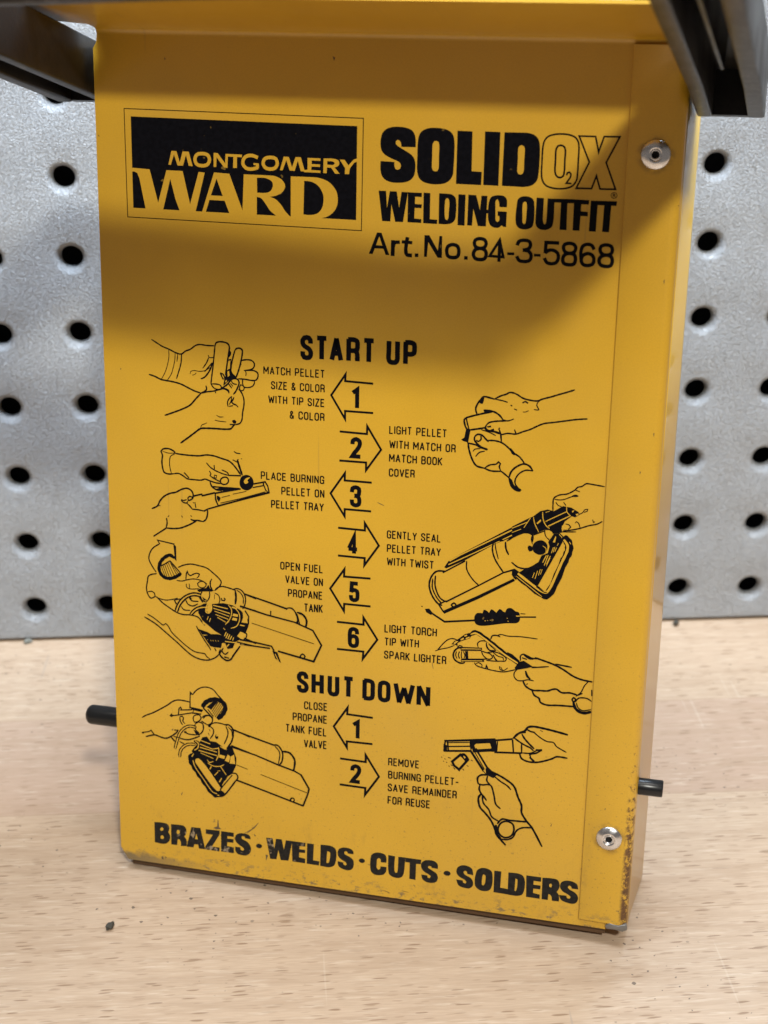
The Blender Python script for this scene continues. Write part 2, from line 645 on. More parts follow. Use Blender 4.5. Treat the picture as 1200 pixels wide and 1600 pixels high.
def build_rivet(u, v):
    prof = [(3.35, .0), (3.35, .18), (3.1, .42), (2.5, .72), (1.9, .92), (1.55, 1.0), (1.38, .82), (1.3, .72), (1.22, .80), (1.05, .86), (.9, .8), (.82, .5), (.82, .06)]
    seg = 40
    vs, fs, ix = [], [], []
    for r, h in prof:
        for k in range(seg):
            a = 2 * math.pi * k / seg
            vs.append(P(u + r * math.cos(a), v + r * math.sin(a), .75 + h))
    for q in range(len(prof) - 1):
        for k in range(seg):
            k2 = (k + 1) % seg
            fs.append((q * seg + k, q * seg + k2, (q + 1) * seg + k2, (q + 1) * seg + k))
            ix.append(1 if q >= 11 else 0)
    q = len(prof) - 1
    fs.append(tuple(q * seg + k for k in range(seg)))
    ix.append(1)
    o = mesh_obj('rivet', vs, fs, [M_ALU, M_DARK], case, smooth=True, idx=ix)
    return o


build_rivet(135.55, 198.45)
build_rivet(135.7, 26.55)


def build_peg(name, u0, u1, v, n, r, domed):
    prof = []
    if domed:
        for k in range(7):
            a = math.pi / 2 * k / 6
            prof.append((max(1e-3, r * math.sin(a)) if k else .02, u1 + 1.9 * (1 - math.cos(a)) * (1 if u0 > u1 else -1)))
    else:
        prof = [(.02, u1), (r * .9, u1), (r, u1 + (.25 if u0 > u1 else -.25))]
    ne = len(prof)
    prof.append((r, u0))
    seg = 32
    vs, fs, ix = [], [], []
    for rr, u in prof:
        for k in range(seg):
            a = 2 * math.pi * k / seg
            vs.append(P(u, v + rr * math.sin(a), n + rr * math.cos(a)))
    for q in range(len(prof) - 1):
        for k in range(seg):
            k2 = (k + 1) % seg
            fs.append((q * seg + k, q * seg + k2, (q + 1) * seg + k2, (q + 1) * seg + k))
            ix.append(1 if (not domed and q == 0) else 0)
    o = mesh_obj(name, vs, fs, [M_RUB, M_RUBE], case, smooth=True, idx=ix)
    fix_normals(o)
    e = o.modifiers.new('es', 'EDGE_SPLIT')
    e.split_angle = math.radians(50)
    return o


build_peg('rubber_peg', .5, -10.9, 40.7, -4.5, 2.75, True)
build_peg('rubber_peg', PF + .1, 148.1, 39.9, -4.3, 2.2, False)


# black cast frame leaning forward from the top: two open channels and a front bar
def channel(name, rows, parent, closed_end=True):
    """rows: list of (point function (lateral, height) -> Vector) cross-sections of a U open downward"""
    wi, wo, wt, h, web = CH
    sec = [(0, 0), (wi, 0), (wi, h - web), (wt - wo, h - web), (wt - wo, 0), (wt, 0), (wt, h), (0, h)]
    edge_faces = {0, 4}
    n = len(sec)
    vs, fs, ix = [], [], []
    for fn in rows:
        for a, b in sec:
            vs.append(fn(a, b))
    for q in range(len(rows) - 1):
        for k in range(n):
            k2 = (k + 1) % n
            fs.append((q * n + k, q * n + k2, (q + 1) * n + k2, (q + 1) * n + k))
            ix.append(1 if k in edge_faces else 0)
    caps = [(0, 1, 2, 7), (2, 3, 6, 7), (3, 4, 5, 6)]
    L = (len(rows) - 1) * n
    for c in caps:
        fs.append(tuple(reversed(c)))
        ix.append(0)
        fs.append(tuple(L + i for i in c))
        ix.append(0)
    o = mesh_obj(name, vs, fs, [M_BLK, M_EDGE], parent, idx=ix)
    bm = bmesh.new()
    bm.from_mesh(o.data)
    bmesh.ops.recalc_face_normals(bm, faces=bm.faces)
    bm.to_mesh(o.data)
    bm.free()
    bevel(o, .0009, 3, 50)
    return o


CH = (3.4, 3.8, 15.2, 13.0, 2.2)


def rail(sign, u0, toe, s_end):
    rows = []
    for s, drop in ((-17.5, 3.2), (-17.0, 1.4), (-15.8, .3), (-14.5, 0), (20, 0), (60, 0), (s_end, 0)):
        def fn(a, b, s=s, drop=drop):
            return F(u0 + sign * a - toe * max(s, 0) / 105, s, b + (drop if b < 1 else 0))
        rows.append(fn)
    o = channel('side_rail', rows, case)
    # closed foot of the channel, and the stiffener standing inside it
    foot = [F(u0 + sign * a, s, b) for s in (-17.2, -14.6) for a, b in ((3.0, .5), (11.8, .5), (11.8, 11.5), (3.0, 11.5))]
    f = slab('channel_foot', foot, M_BLK)
    rb = [F(u0 + sign * 6.9 - toe * max(s, 0) / 105 + d, s, b) for d in (0, .7) for s, b in ((26, 3.0), (s_end - 4, 2.2), (s_end - 4, 10.9), (22, 10.9))]
    r = slab('stiffener', rb, M_BLK)
    for c in (f, r):
        c.parent = o
    return o


rail(1, 143.3, 4.6, 104)
rail(-1, -1.2, 0, 88)


def build_bar():
    # front bar, lower edge slightly bowed, running into the rails with rounded inside corners
    global CH
    CH = (3.5, 3.3, 21.0, 16.0, 2.2)
    rows = []
    ends = [(-16.0, 86.5), (-1.5, 87.0), (20, 89.5), (60, 95.5), (100, 101.0), (128, 104.0), (138.5, 103.0), (154, 103.0)]
    for u, s in ends:
        def fn(a, b, u=u, s=s):
            return F(u, s + a, b)
        rows.append(fn)
    return channel('front_bar', rows, case)


build_bar()
# ------------------------------------------------------------------ printing on the panel
ART = """
@company_logo 0
c 19.4 777,20483! 787,17892! 6747,17830! 6758,20428!
f 0 945,20302! 6612,20246! 6614,18075! 942,18122!
yf 0 917,19088! 1396,19065! 1598,18272! 1831,19060! 2250,19057! 2427,18272! 2661,19051! 2816,19038! 2556,18056! 2179,18040! 2115,18199! 2047,18385! 1928,18858! 1726,18115! 1723,18034! 1283,18015! 1126,18833! 1071,18965! 985,19002! 896,18985!
yf 0 2712,18036! 3054,19052! 3444,19035! 3820,18045! 3460,18029! 3316,18390! 2929,18395! 2807,18040!
h 0 3117,18909! 3269,18500! 2965,18503!
yf 0 1887,19195! 1973,19525! 2102,19521! 2183,19259! 2260,19521! 2418,19519! 2512,19178! 2411,19188! 2345,19437! 2262,19182! 2123,19183! 2037,19440! 1950,19190!
yc 82.7 2572,19347 2623,19455 2761,19486 2903,19454 2944,19339 2885,19232 2741,19200 2613,19235
yf 0 3052,19514! 3154,19513! 3342,19274! 3353,19498! 3415,19501! 3397,19171! 3312,19181! 3125,19412! 3113,19182! 3047,19182!
yf 0 3359,19501! 3769,19497! 3768,19434! 3641,19435! 3638,19177! 3539,19179! 3551,19437! 3358,19441!
yf 0 3809,19036! 4331,19035 4611,19019 4779,18933 4849,18805 4793,18671 4638,18572 4464,18533! 4610,18478 4736,18364 4849,18209 4981,18077! 4981,17989! 4623,17986! 4615,18093! 4468,18206 4356,18361 4243,18489 4136,18519! 4132,17991! 3762,17996!
h 0 4139,18969! 4358,18967 4513,18897 4541,18792 4470,18658 4329,18617 4145,18618!
yf 0 4989,19033! 5365,19034 5698,19021 5947,18926 6114,18737 6157,18555 6132,18370 6036,18221 5898,18123 5759,18082! 5760,17997! 4989,17976!
h 0 5323,18941! 5504,18927 5671,18837 5783,18671 5806,18514 5771,18328 5661,18192 5480,18144 5306,18150!
ys 81.4 4159,19443 4024,19485 3883,19464 3803,19383 3797,19265 3881,19181 4022,19168 4152,19204
yf 0 4057,19313! 4192,19305! 4191,19187! 4112,19189! 4113,19263! 4056,19266!
yc 81.4 4298,19322 4347,19423 4478,19457 4613,19430 4654,19322 4598,19215 4472,19184 4346,19219
yf 0 4718,19167! 4814,19489! 4942,19483! 5020,19244! 5108,19487! 5239,19486! 5337,19164! 5239,19160! 5164,19405! 5086,19165! 4961,19168! 4878,19408! 4785,19167!
yf 0 5405,19479! 5722,19477! 5723,19420! 5507,19423! 5508,19340! 5710,19336! 5710,19279! 5503,19282! 5497,19199! 5724,19194! 5725,19142! 5323,19145! 5309,19189! 5406,19206!
yf 0 5800,19480! 6052,19481 6162,19446 6185,19377 6150,19311 6068,19282! 6198,19139! 6089,19135! 5986,19271! 5884,19270! 5876,19140! 5794,19142!
h 0 5888,19418! 6026,19418 6081,19381 6048,19341 5889,19340!
yf 0 6195,19468! 6313,19467! 6410,19341! 6531,19475! 6632,19514! 6633,19445! 6546,19403! 6444,19270! 6426,19137! 6325,19139! 6329,19273!
@product_heading 0
f 0 8023,19813! 7682,19809! 7672,19898 7645,19946 7594,19968 7548,19938 7545,19875 7584,19835 7726,19755 7907,19651 7986,19569 8025,19449 8026,19303 7996,19155 7909,19054 7795,19005 7666,18988 7486,18988 7330,19031 7238,19114 7192,19247 7188,19468! 7523,19460! 7525,19358 7552,19297 7609,19282 7664,19314 7684,19376 7662,19436 7604,19478 7449,19538 7293,19618 7209,19713 7181,19833 7189,20004 7232,20126 7333,20214 7460,20254 7613,20263 7766,20251 7920,20196 7993,20102 8021,19982
f 0 8077,19984 8112,20118 8198,20205 8323,20252 8474,20266 8651,20255 8803,20211 8893,20131 8935,20000 8945,19700 8936,19361 8923,19214 8851,19090 8739,19017 8562,18986 8384,18991 8229,19029 8125,19111 8075,19256 8067,19596
h 0 8429,19911 8458,19960 8508,19974 8564,19952 8581,19892 8582,19614 8582,19348 8558,19293 8503,19276 8446,19299 8424,19354 8422,19609
f 0 9003,20218! 9353,20212! 9365,19316! 9604,19308! 9598,19009! 9005,19015!
f 0 9647,20221! 10004,20218! 10004,19008! 9648,19014!
f 0 10098,20216! 10467,20221 10639,20219 10788,20179 10886,20087 10927,19935 10936,19649 10927,19338 10898,19169 10792,19056 10621,19009 10397,19009 10086,19012!
h 0 10437,19894 10468,19931 10509,19944 10559,19922 10581,19875 10581,19613 10576,19349 10553,19300 10504,19281 10454,19296 10432,19344 10433,19608
c 38.8 10997,19913 11026,20056 11107,20154 11251,20205 11396,20220 11566,20211 11714,20161 11792,20070 11819,19941 11820,19657 11819,19371 11804,19204 11725,19081 11606,19024 11436,18998 11263,19010 11113,19057 11021,19174 10993,19341 10991,19627
c 41.5 11304,19888 11332,19943 11404,19970 11479,19941 11511,19878 11514,19646 11513,19384 11494,19288 11422,19249 11348,19277 11307,19352 11299,19638
s 38.9 11571,19310 11588,19363 11631,19379 11667,19342 11661,19270 11616,19197 11571,19128! 11688,19128
c 38.4 11810,20188! 12183,20188! 12269,19850! 12375,20194! 12727,20199! 12453,19620! 12700,19036! 12349,19029! 12252,19316! 12155,19031! 11806,19024! 12072,19618!
c 13.8 12607,18896 12625,18947 12672,18968 12722,18951 12747,18902 12728,18851 12681,18830 12632,18847
s 16.6 12657,18865! 12655,18929! 12687,18928! 12700,18912! 12684,18897! 12658,18896!
s 16.6 12679,18897! 12705,18864!
f 0 7154,18785! 7335,18785! 7364,18389! 7426,18783! 7594,18783! 7659,18402! 7710,18780! 7864,18776! 7759,18078! 7570,18079! 7471,18481! 7453,18081! 7252,18080!
f 0 7864,18776! 8198,18775! 8200,18679! 8039,18682! 8038,18512! 8205,18509! 8199,18420! 8035,18423! 8031,18174! 8201,18165! 8203,18078! 7868,18080!
f 0 8241,18784! 8402,18778! 8406,18174! 8586,18169! 8581,18070! 8247,18075!
f 0 8611,18782! 8772,18781 8925,18763 9003,18693 9027,18583 9027,18337 9007,18188 8933,18106 8793,18074 8619,18076!
h 0 8768,18646 8795,18684 8839,18669 8861,18601 8856,18354 8846,18206 8816,18167 8777,18190
f 0 9071,18776! 9241,18776! 9240,18062! 9074,18067!
f 0 9309,18779! 9493,18774! 9594,18435! 9619,18767! 9758,18772! 9747,18068! 9557,18069! 9436,18465! 9418,18071! 9303,18073!
f 0 9720,18453! 9820,18450! 9824,18367! 9723,18372!
f 0 9800,18640 9846,18744 9945,18787 10032,18796 10146,18781 10211,18718 10227,18621 10224,18528! 10048,18528! 10033,18650 9998,18709 9957,18671 9956,18524 9965,18304 9976,18207 10020,18179 10056,18210 10057,18321! 10014,18324! 10015,18429! 10228,18426! 10225,18075! 10150,18079! 10123,18110 10063,18058 9962,18046 9860,18091 9805,18199 9785,18395
f 0 10453,18594 10473,18717 10544,18780 10643,18797 10756,18782 10838,18720 10864,18587 10868,18246 10837,18110 10740,18052 10628,18040 10527,18064 10461,18142 10437,18276
h 0 10600,18649 10636,18680 10674,18664 10689,18604 10681,18238 10672,18176 10640,18158 10609,18186 10598,18308
f 0 10909,18778! 11078,18773! 11079,18256 11094,18195 11120,18172 11148,18198 11158,18259 11164,18770! 11325,18764! 11320,18242 11284,18119 11187,18060 11089,18049 10975,18080 10914,18163 10905,18248
f 0 11305,18768! 11779,18776! 11779,18686! 11624,18680! 11633,18069! 11472,18071! 11477,18686! 11309,18684!
f 0 11774,18771! 12121,18768! 12115,18669! 11944,18669! 11940,18512! 12105,18502! 12106,18403! 11939,18403! 11933,18068! 11776,18068!
f 0 12158,18763! 12317,18757! 12309,18063! 12150,18066!
f 0 12268,18762! 12753,18768! 12747,18667! 12626,18667! 12614,18065! 12455,18068! 12468,18667! 12273,18666!
@article_number 0
f 0 7132,17804! 7242,17804! 7443,17284! 7351,17284! 7296,17428! 7086,17428! 7031,17288! 6939,17294!
h 0 7189,17718! 7268,17500! 7111,17505!
s 96.4 7524,17280! 7527,17631!
s 83.4 7533,17483 7567,17583 7684,17603
s 89.2 7876,17720 7849,17536 7845,17384 7873,17315 7985,17303
s 76.7 7749,17614! 7988,17605!
f 0 8066,17358! 8152,17354! 8152,17274! 8063,17274!
f 0 8288,17795! 8404,17800! 8620,17448! 8648,17794! 8717,17795! 8720,17282! 8617,17284! 8382,17637! 8358,17289! 8289,17288!
c 85.6 8833,17458 8861,17560 8975,17608 9091,17571 9126,17453 9094,17333 8979,17303 8868,17335
f 0 9257,17354! 9341,17353! 9342,17271! 9255,17271!
c 81.7 9488,17672 9518,17746 9624,17778 9734,17751 9770,17673 9740,17590 9627,17552 9519,17587
c 85.1 9474,17415 9514,17512 9627,17552 9743,17518 9780,17418 9743,17316 9624,17290 9514,17317
c 63.2 10089,17766! 9865,17386! 10187,17376!
s 75.8 10089,17766! 10089,17270!
s 62.5 10284,17460! 10435,17463!
s 80.9 10507,17672 10541,17755 10664,17790 10786,17764 10817,17679 10773,17598 10650,17560
s 80.9 10650,17560 10776,17542 10843,17446 10811,17333 10687,17297 10560,17320 10508,17404
s 62.2 10913,17457! 11055,17459!
s 80.1 11471,17765! 11177,17763! 11169,17524!
s 80.5 11169,17524 11249,17585 11360,17590 11458,17526 11481,17428 11437,17315 11314,17277 11213,17304 11158,17395
c 80.1 11585,17667 11613,17738 11723,17770 11836,17741 11872,17669 11844,17582 11735,17540 11622,17576
c 83.5 11582,17396 11619,17497 11723,17539 11848,17508 11879,17399 11848,17299 11725,17275 11612,17304
c 80 12009,17418 12046,17506 12154,17556 12267,17517 12305,17421 12279,17321 12158,17278 12050,17309
s 79.6 12291,17660 12242,17743 12142,17768 12034,17721 11995,17589 12009,17418
c 79.5 12431,17660 12458,17739 12566,17774 12683,17745 12717,17662 12688,17575 12573,17540 12468,17576
c 82.8 12422,17402 12458,17495 12573,17540 12698,17507 12728,17405 12698,17306 12576,17282 12464,17313
@slogan 0
f 0 1026,1241! 1297,1257 1424,1225 1470,1113 1432,988! 1487,876 1460,722 1366,623 1251,594 1023,611!
h 0 1198,1072 1251,1116 1298,1072 1256,1000 1205,999
h 0 1200,818 1253,865 1303,818 1270,747 1212,745
f 0 1518,1245! 1765,1261 1906,1243 1969,1142 1952,991 1899,923! 1954,856 1978,635! 1799,608! 1796,743 1769,804 1707,813! 1688,621! 1514,616!
h 0 1696,1087 1747,1100 1780,1040 1744,974 1693,973
f 0 2118,1245! 2386,1255! 2515,618! 2331,608! 2305,730! 2198,723! 2170,620! 1969,613!
h 0 2261,1067! 2303,888! 2218,887!
f 0 2540,1242! 2946,1258! 2945,1139! 2714,732! 2939,731! 2929,610! 2509,611! 2525,719! 2748,1101! 2543,1100!
f 0 2988,1250! 3356,1251! 3355,1127! 3168,1123! 3167,1045! 3348,1052! 3342,941! 3166,935! 3156,814! 3354,800! 3352,621! 2979,617!
f 0 3841,1126! 3683,1132! 3670,1180 3614,1195 3578,1160 3586,1108 3738,1036 3820,945 3855,832 3818,692 3720,609 3581,596 3455,622 3395,717 3393,830! 3547,829! 3554,756 3610,735 3652,771 3638,820 3514,899 3417,988 3391,1088 3419,1190 3518,1261 3657,1276 3781,1256 3836,1199
f 0 3992,957 4029,1012 4098,1026 4167,989 4175,940 4125,894 4042,890 4000,922
f 0 4289,1243! 4476,1256! 4525,939! 4572,1250! 4737,1260! 4800,952! 4855,1249! 5038,1253! 4929,631! 4708,618! 4640,912! 4584,622! 4405,609!
f 0 5024,1251! 5415,1251! 5407,1138! 5243,1131! 5243,1034! 5407,1039! 5402,941! 5238,930! 5230,787! 5408,765! 5403,625! 5039,627!
f 0 5461,1249! 5651,1252! 5632,755! 5812,747! 5796,618! 5450,623!
f 0 5841,1266! 6139,1267 6256,1203 6289,1062 6278,855 6225,685 6090,611 5832,615!
h 0 6027,1095! 6100,1077 6114,1006 6089,796 6057,732 6008,739!
f 0 6768,1112! 6612,1112! 6585,1166 6544,1174 6504,1139 6519,1083 6681,1005 6763,930 6778,786 6739,662 6645,603 6497,610 6374,664 6327,760 6327,827! 6481,822! 6495,756 6549,736 6581,770 6562,826 6440,895 6344,983 6324,1097 6355,1204 6463,1270 6597,1279 6718,1245 6768,1179
f 0 6916,954 6950,1009 7017,1022 7084,986 7093,937 7045,892 6965,888 6924,920
f 0 7684,999! 7530,987! 7523,1082 7474,1109 7427,1067 7419,934 7421,789 7468,743 7515,789 7524,863! 7692,866! 7682,727 7617,629 7497,587 7363,589 7268,662 7239,819 7241,1038 7273,1175 7379,1255 7525,1271 7645,1232 7687,1136
f 0 7733,1239! 7919,1230! 7915,793 7948,731 7988,746 8000,806 8012,1230! 8202,1236! 8173,761 8123,636 8018,584 7884,592 7776,654 7742,780
f 0 8202,1231! 8642,1235! 8635,1101! 8504,1089! 8500,602! 8328,610! 8329,1099! 8205,1100!
f 0 9103,1029! 8932,1040! 8917,1081 8852,1085 8827,1038 8934,967 9067,887 9110,777 9075,641 8971,586 8813,585 8692,653 8654,793! 8820,790! 8835,719 8893,723 8913,775 8859,825 8712,904 8648,1010 8645,1125 8717,1218 8847,1258 9005,1245 9093,1166
f 0 9257,937 9295,995 9365,1012 9436,983 9454,933 9408,877 9317,868 9269,898
f 0 10063,996! 9904,1006! 9886,1078 9838,1095 9798,1053 9825,987 10004,892 10064,795 10059,670 9983,587 9840,575 9678,627 9609,793! 9784,793! 9803,725 9860,709 9890,760 9847,814 9685,894 9608,1006 9629,1150 9737,1238 9896,1245 10025,1177
f 0 10126,1017 10168,1164 10276,1244 10433,1248 10546,1189 10583,1054 10578,771 10521,620 10397,565 10237,582 10129,681 10110,838
h 0 10311,993 10339,1068 10388,1041 10399,919 10379,775 10343,723 10310,746
f 0 10624,1218! 10812,1223! 10801,736! 11012,728! 11013,565! 10627,574!
f 0 11000,1225! 11266,1232 11393,1182 11446,1050 11443,769 11388,619 11249,561 11007,564!
h 0 11195,1073! 11243,1060 11254,949 11240,771 11212,696 11186,710!
f 0 11479,1213! 11874,1216! 11875,1083! 11679,1080! 11678,964! 11871,971! 11867,855! 11680,849! 11680,719! 11862,696! 11859,572! 11499,574!
f 0 11906,1211! 12137,1230 12309,1205 12369,1057 12339,913 12296,853! 12363,759 12372,575! 12186,572! 12171,693 12125,745 12084,749! 12077,572! 11915,571!
h 0 12100,1056 12145,1074 12172,1026 12151,960 12104,963
f 0 12859,1014! 12689,1011! 12664,1077 12614,1090 12580,1039 12630,977 12788,898 12865,788 12848,645 12760,568 12605,571 12432,630 12362,770! 12563,781! 12582,707 12645,700 12672,757 12607,816 12449,896 12381,1007 12404,1150 12524,1222 12693,1221 12820,1157
@step_arrow 1
s 52.9 7091,14132! 6389,14147! 6396,14318! 6035,13769! 6396,13189! 6394,13393! 7104,13394!
s 105.1 6595,13875! 6698,13954! 6698,13504!
@step_arrow 2
s 54.1 6268,12861! 6960,12850! 6966,13050! 7328,12477! 6952,11918! 6949,12117! 6266,12113!
s 107.2 6594,12575 6603,12650 6687,12697 6772,12650 6781,12565 6736,12461 6638,12329
s 107.2 6647,12343! 6594,12253! 6789,12253!
@step_arrow 3
s 54.5 7098,11608! 6405,11606! 6407,11797! 6039,11238! 6411,10664! 6413,10854! 7093,10857!
s 107.6 6596,11329 6610,11414 6693,11452 6776,11414 6780,11319 6762,11248 6674,11229
s 107.6 6674,11229 6762,11205 6790,11120 6776,11016 6693,10978 6610,11016 6596,11111
@step_arrow 4
s 55.7 6253,10345! 6946,10338! 6943,10532! 7316,9970! 6946,9407! 6952,9601! 6256,9601!
s 105.5 6670,9709! 6670,10155! 6543,9839!
s 105.5 6535,9811! 6738,9811!
@step_arrow 5
s 56.1 7108,9065! 6415,9049! 6422,9249! 6051,8686! 6421,8107! 6428,8305! 7121,8309!
s 105.8 6769,8889! 6624,8889! 6612,8656!
s 105.8 6612,8675 6686,8712 6761,8684 6778,8582 6761,8465 6686,8432 6616,8465 6604,8554
@step_arrow 6
s 57.4 6246,7791! 6948,7789! 6945,7986! 7321,7416! 6944,6840! 6954,7042! 6253,7037!
s 107.8 6780,7518 6766,7608 6686,7641 6611,7608 6588,7523 6588,7309
c 107.8 6588,7309 6611,7195 6686,7166 6762,7195 6785,7299 6762,7413 6686,7442 6611,7413
@step_arrow 7
s 58.7 7232,5205! 6543,5222! 6551,5410! 6180,4825! 6544,4257! 6542,4436! 7235,4449!
s 106.4 6725,4950! 6835,5030! 6835,4575!
@step_arrow 8
s 60 6369,3915! 7065,3904! 7062,4110! 7433,3525! 7060,2938! 7067,3143! 6366,3151!
s 110.4 6703,3622 6712,3700 6798,3749 6883,3700 6892,3613 6847,3506 6748,3370
s 110.4 6757,3384! 6703,3292! 6901,3292!
@step_drawing 1
s 37.2 1328,14866 1446,14799 1617,14705 1788,14647 1944,14577 2115,14543 2227,14625 2353,14678 2511,14792 2605,14819 2791,14807 2992,14808
s 41.8 1233,13962 1391,13922 1547,13857 1689,13836 1863,13818 2083,13773 2270,13695 2457,13618 2613,13577
s 20.6 1782,14641 1784,14461 1731,14217 1663,14031 1563,13858
s 20.6 1953,14568 1939,14381 1887,14167 1836,14013 1721,13839
s 24.7 2015,14536 2010,14446 1995,14340
s 32.9 2125,14544 2111,14363 2077,14210 2026,14056 1975,13902
s 20.7 2340,14048 2357,14109 2436,14144 2592,14134 2749,14166 2875,14249
s 16.5 2402,14022 2465,14041 2504,14089
s 24.5 2833,14560 2854,14508 2972,14510
s 32.7 2848,14507 2783,14363 2719,14269 2681,14221
s 40.9 2933,14373 2906,14266 2826,14111 2714,13983 2626,13947
s 32.7 2933,14373 2812,14230 2732,14135
s 36.6 3013,14795 2988,14570 2953,14269 2918,14027 2893,13830
s 40.7 3013,14786 3039,14880 3102,14916 3256,14920 3363,14877 3393,14804 3369,14625 3326,14354 3282,14082
s 33 2893,13830 2975,13730 3084,13702 3178,13750 3148,13812 3024,13839 2893,13830
f 0 3377,14744 3438,14674 3418,14584 3362,14541
s 28.5 3343,14460 3436,14496
s 28.5 3430,14495 3418,14301 3401,14210
s 24.4 3343,14460 3315,14204
s 40.5 3531,14719 3578,14778 3670,14793 3731,14746 3730,14649 3681,14408 3618,14195 3554,14026
s 36.5 3537,14725 3483,14543 3434,14302 3432,14182 3493,14082 3539,14034
s 36.5 3698,14483 3836,14513 3974,14502 4044,14432 4034,14342 3972,14279 3834,14245 3772,14235
s 36.6 3834,14239 4018,14252 4125,14200 4140,14111 4094,14019 3986,13996 3801,14013 3616,14015
s 32.6 3739,14009 3732,13904 3768,13816 3892,13810 4000,13857 4047,13956 4032,13999
s 24.4 3803,14237 3827,14179 3817,14104
s 24.4 3682,14482 3697,14379
c 28.7 3651,13799 3676,13864 3738,13850 3774,13787 3737,13718 3675,13713
s 41.1 3178,13744 3304,13828 3430,13972 3508,14014 3600,13999 3640,13927 3607,13805 3535,13664 3487,13610
s 32.8 3429,13957 3475,13886 3583,13869
s 32.8 3366,13863 3443,13763
s 24.6 3413,13881 3474,13810
f 0 3292,14083 3324,14205 3408,14255 3457,14154 3561,14056 3461,14005 3320,13905 3226,13808 3250,13960
yf 0 3333,14175! 3377,14202! 3394,14090! 3344,14041!
yf 0 3280,13947! 3321,13965! 3305,13910! 3274,13896!
s 36.9 3153,14133 3214,14107 3269,13991 3242,13869
s 36.9 3153,14133 3182,14045 3228,13973
s 53.5 3178,13744 3296,13723 3358,13682 3370,13631
s 37.3 2613,13568 2771,13619 2959,13653 3084,13692 3209,13731
s 24.8 2996,13656 3020,13606
s 41.3 2758,13775 2778,13701 2740,13638 2629,13584
s 42.1 1634,12925 1843,13009 2100,13120 2324,13243 2485,13422 2613,13559
s 36.9 3628,13746 3705,13661 3759,13515 3764,13364 3725,13149 3705,12966 3651,12870 3525,12824
s 46.5 2048,12228 2242,12377 2436,12531 2596,12651 2755,12673 3007,12683 3258,12687 3415,12715 3478,12796 3525,12830
s 20.9 2597,12667 2630,12746 2709,12783 2773,12818
f 0 3442,12921 3511,12951 3558,12918 3548,12856 3479,12857
s 33.2 3385,12819 3510,12829
s 20.8 3028,13036 3105,12996 3215,13005
s 20.8 2985,12905 3072,12887 3198,12881 3285,12879
s 32.9 3440,13552 3361,13471 3329,13393 3343,13273
s 28.8 3440,13552 3423,13430 3375,13336
s 37 3502,13532 3470,13464 3438,13401 3485,13359 3562,13334 3608,13286
s 24.8 3375,13290 3469,13312
@step_drawing 2
s 41 10115,13964 10263,14053 10413,14112 10462,14149 10546,14155 10665,14116 10803,14038 10972,14002 11156,13995 11271,14048 11467,14113 11663,14188 11858,14259 12035,14329
s 40.3 12371,13644 12125,13612 11862,13558 11598,13503 11334,13449 11170,13368 11006,13276 10840,13211 10674,13140 10471,13141 10320,13095
s 45.5 10115,13964 9961,13997 9859,14007 9777,13922 9697,13796 9667,13691 9695,13572
f 0 9776,13957 9859,14004 9825,13823 9746,13858
s 45.8 9865,13671 10008,13671 10145,13640 10267,13564 10338,13476
f 0 9854,13688! 10093,13654! 9893,13573!
s 32 10338,13476 10458,13451 10607,13510
s 31.9 10132,13965 10336,13936 10438,13909
s 27.3 10515,13846 10553,13828
s 27.3 10607,13757 10672,13735
s 18.2 10818,13698 10885,13703 10951,13742
s 27.2 11083,13779 11200,13781 11145,13886 11174,13973 11213,14000
s 36.2 10801,13922 10873,13961 10929,13924
s 46.1 9429,13449 9672,13536 9908,13605 10093,13654
s 46.1 9443,13456 9396,13404 9415,13274 9462,13180 9522,13150
s 36.9 9443,13450 9475,13313 9521,13171
s 46.3 9515,13150 9719,13193 9929,13244
s 41.4 9937,13297 10003,13371 10154,13417 10357,13443 10458,13451
s 55.2 9937,13297 9923,13227 9976,13179 10130,13163 10319,13112
s 41.4 9973,13265 10057,13282
s 41.4 10028,13165 10128,13218
s 41.3 10264,13218 10303,13100 10327,12922
s 32 10636,13247 10674,13157
s 32.1 10247,13217 10269,13264
f 0 9446,13165! 9556,13146! 9509,12836! 9380,12867! 9335,12899! 9412,12954!
s 46.4 9513,12829 9531,12690 9627,12418 9736,12268 9927,12224
s 41.8 9492,12827 9734,12784 9978,12685
s 46.3 9674,13009 9660,12928 9715,12845 9821,12766
s 46.3 9674,13009 9741,13063 9862,13038 9933,12967 10011,12897
s 37 9821,13021 9831,12952 9765,12884 9713,12908
s 55.6 9752,12761 9995,12700
s 41.6 10003,12931 10173,12934 10345,12895 10485,12802 10627,12674 10802,12567 10910,12429
s 27.7 9822,13184 10029,13131 10185,13063
s 41.4 10555,12766 10611,12656 10663,12625
s 41.4 10555,12766 10626,12692 10670,12626
s 27.9 9637,12622 9686,12685 9813,12706
s 32.6 9710,12502 9792,12607 9928,12653
s 37.3 9927,12214 10061,12313 10231,12355 10280,12408 10326,12370 10302,12298 10341,12189
s 41.9 9927,12224 10101,12169 10341,12178
s 41.8 10341,12189 10464,12101 10553,12031
s 46.4 10552,12038 10597,12183 10711,12315 10911,12412 11049,12361 11128,12255
s 36.9 11128,12255 10952,12255 10787,12146 10708,11999 10712,11893 10785,11794 10866,11741
f 0 10545,12037 10623,11991 10690,11856 10866,11755 10847,11704 10738,11709 10603,11813
@step_drawing 3
s 42.6 1504,11961 1557,12028 1724,12051 1883,11970 1856,11927
s 21.3 1546,11974 1705,11934 1866,11947
s 42.6 1498,11979 1543,11864 1523,11706 1535,11550 1580,11412 1692,11375 1837,11393
s 25.5 1881,11923 1768,11858 1732,11692 1744,11536 1779,11398
s 42.5 1898,11940 2105,11926 2329,11922 2552,11931 2743,11969 2933,11962 3153,11909 3357,11852 3498,11730 3653,11526
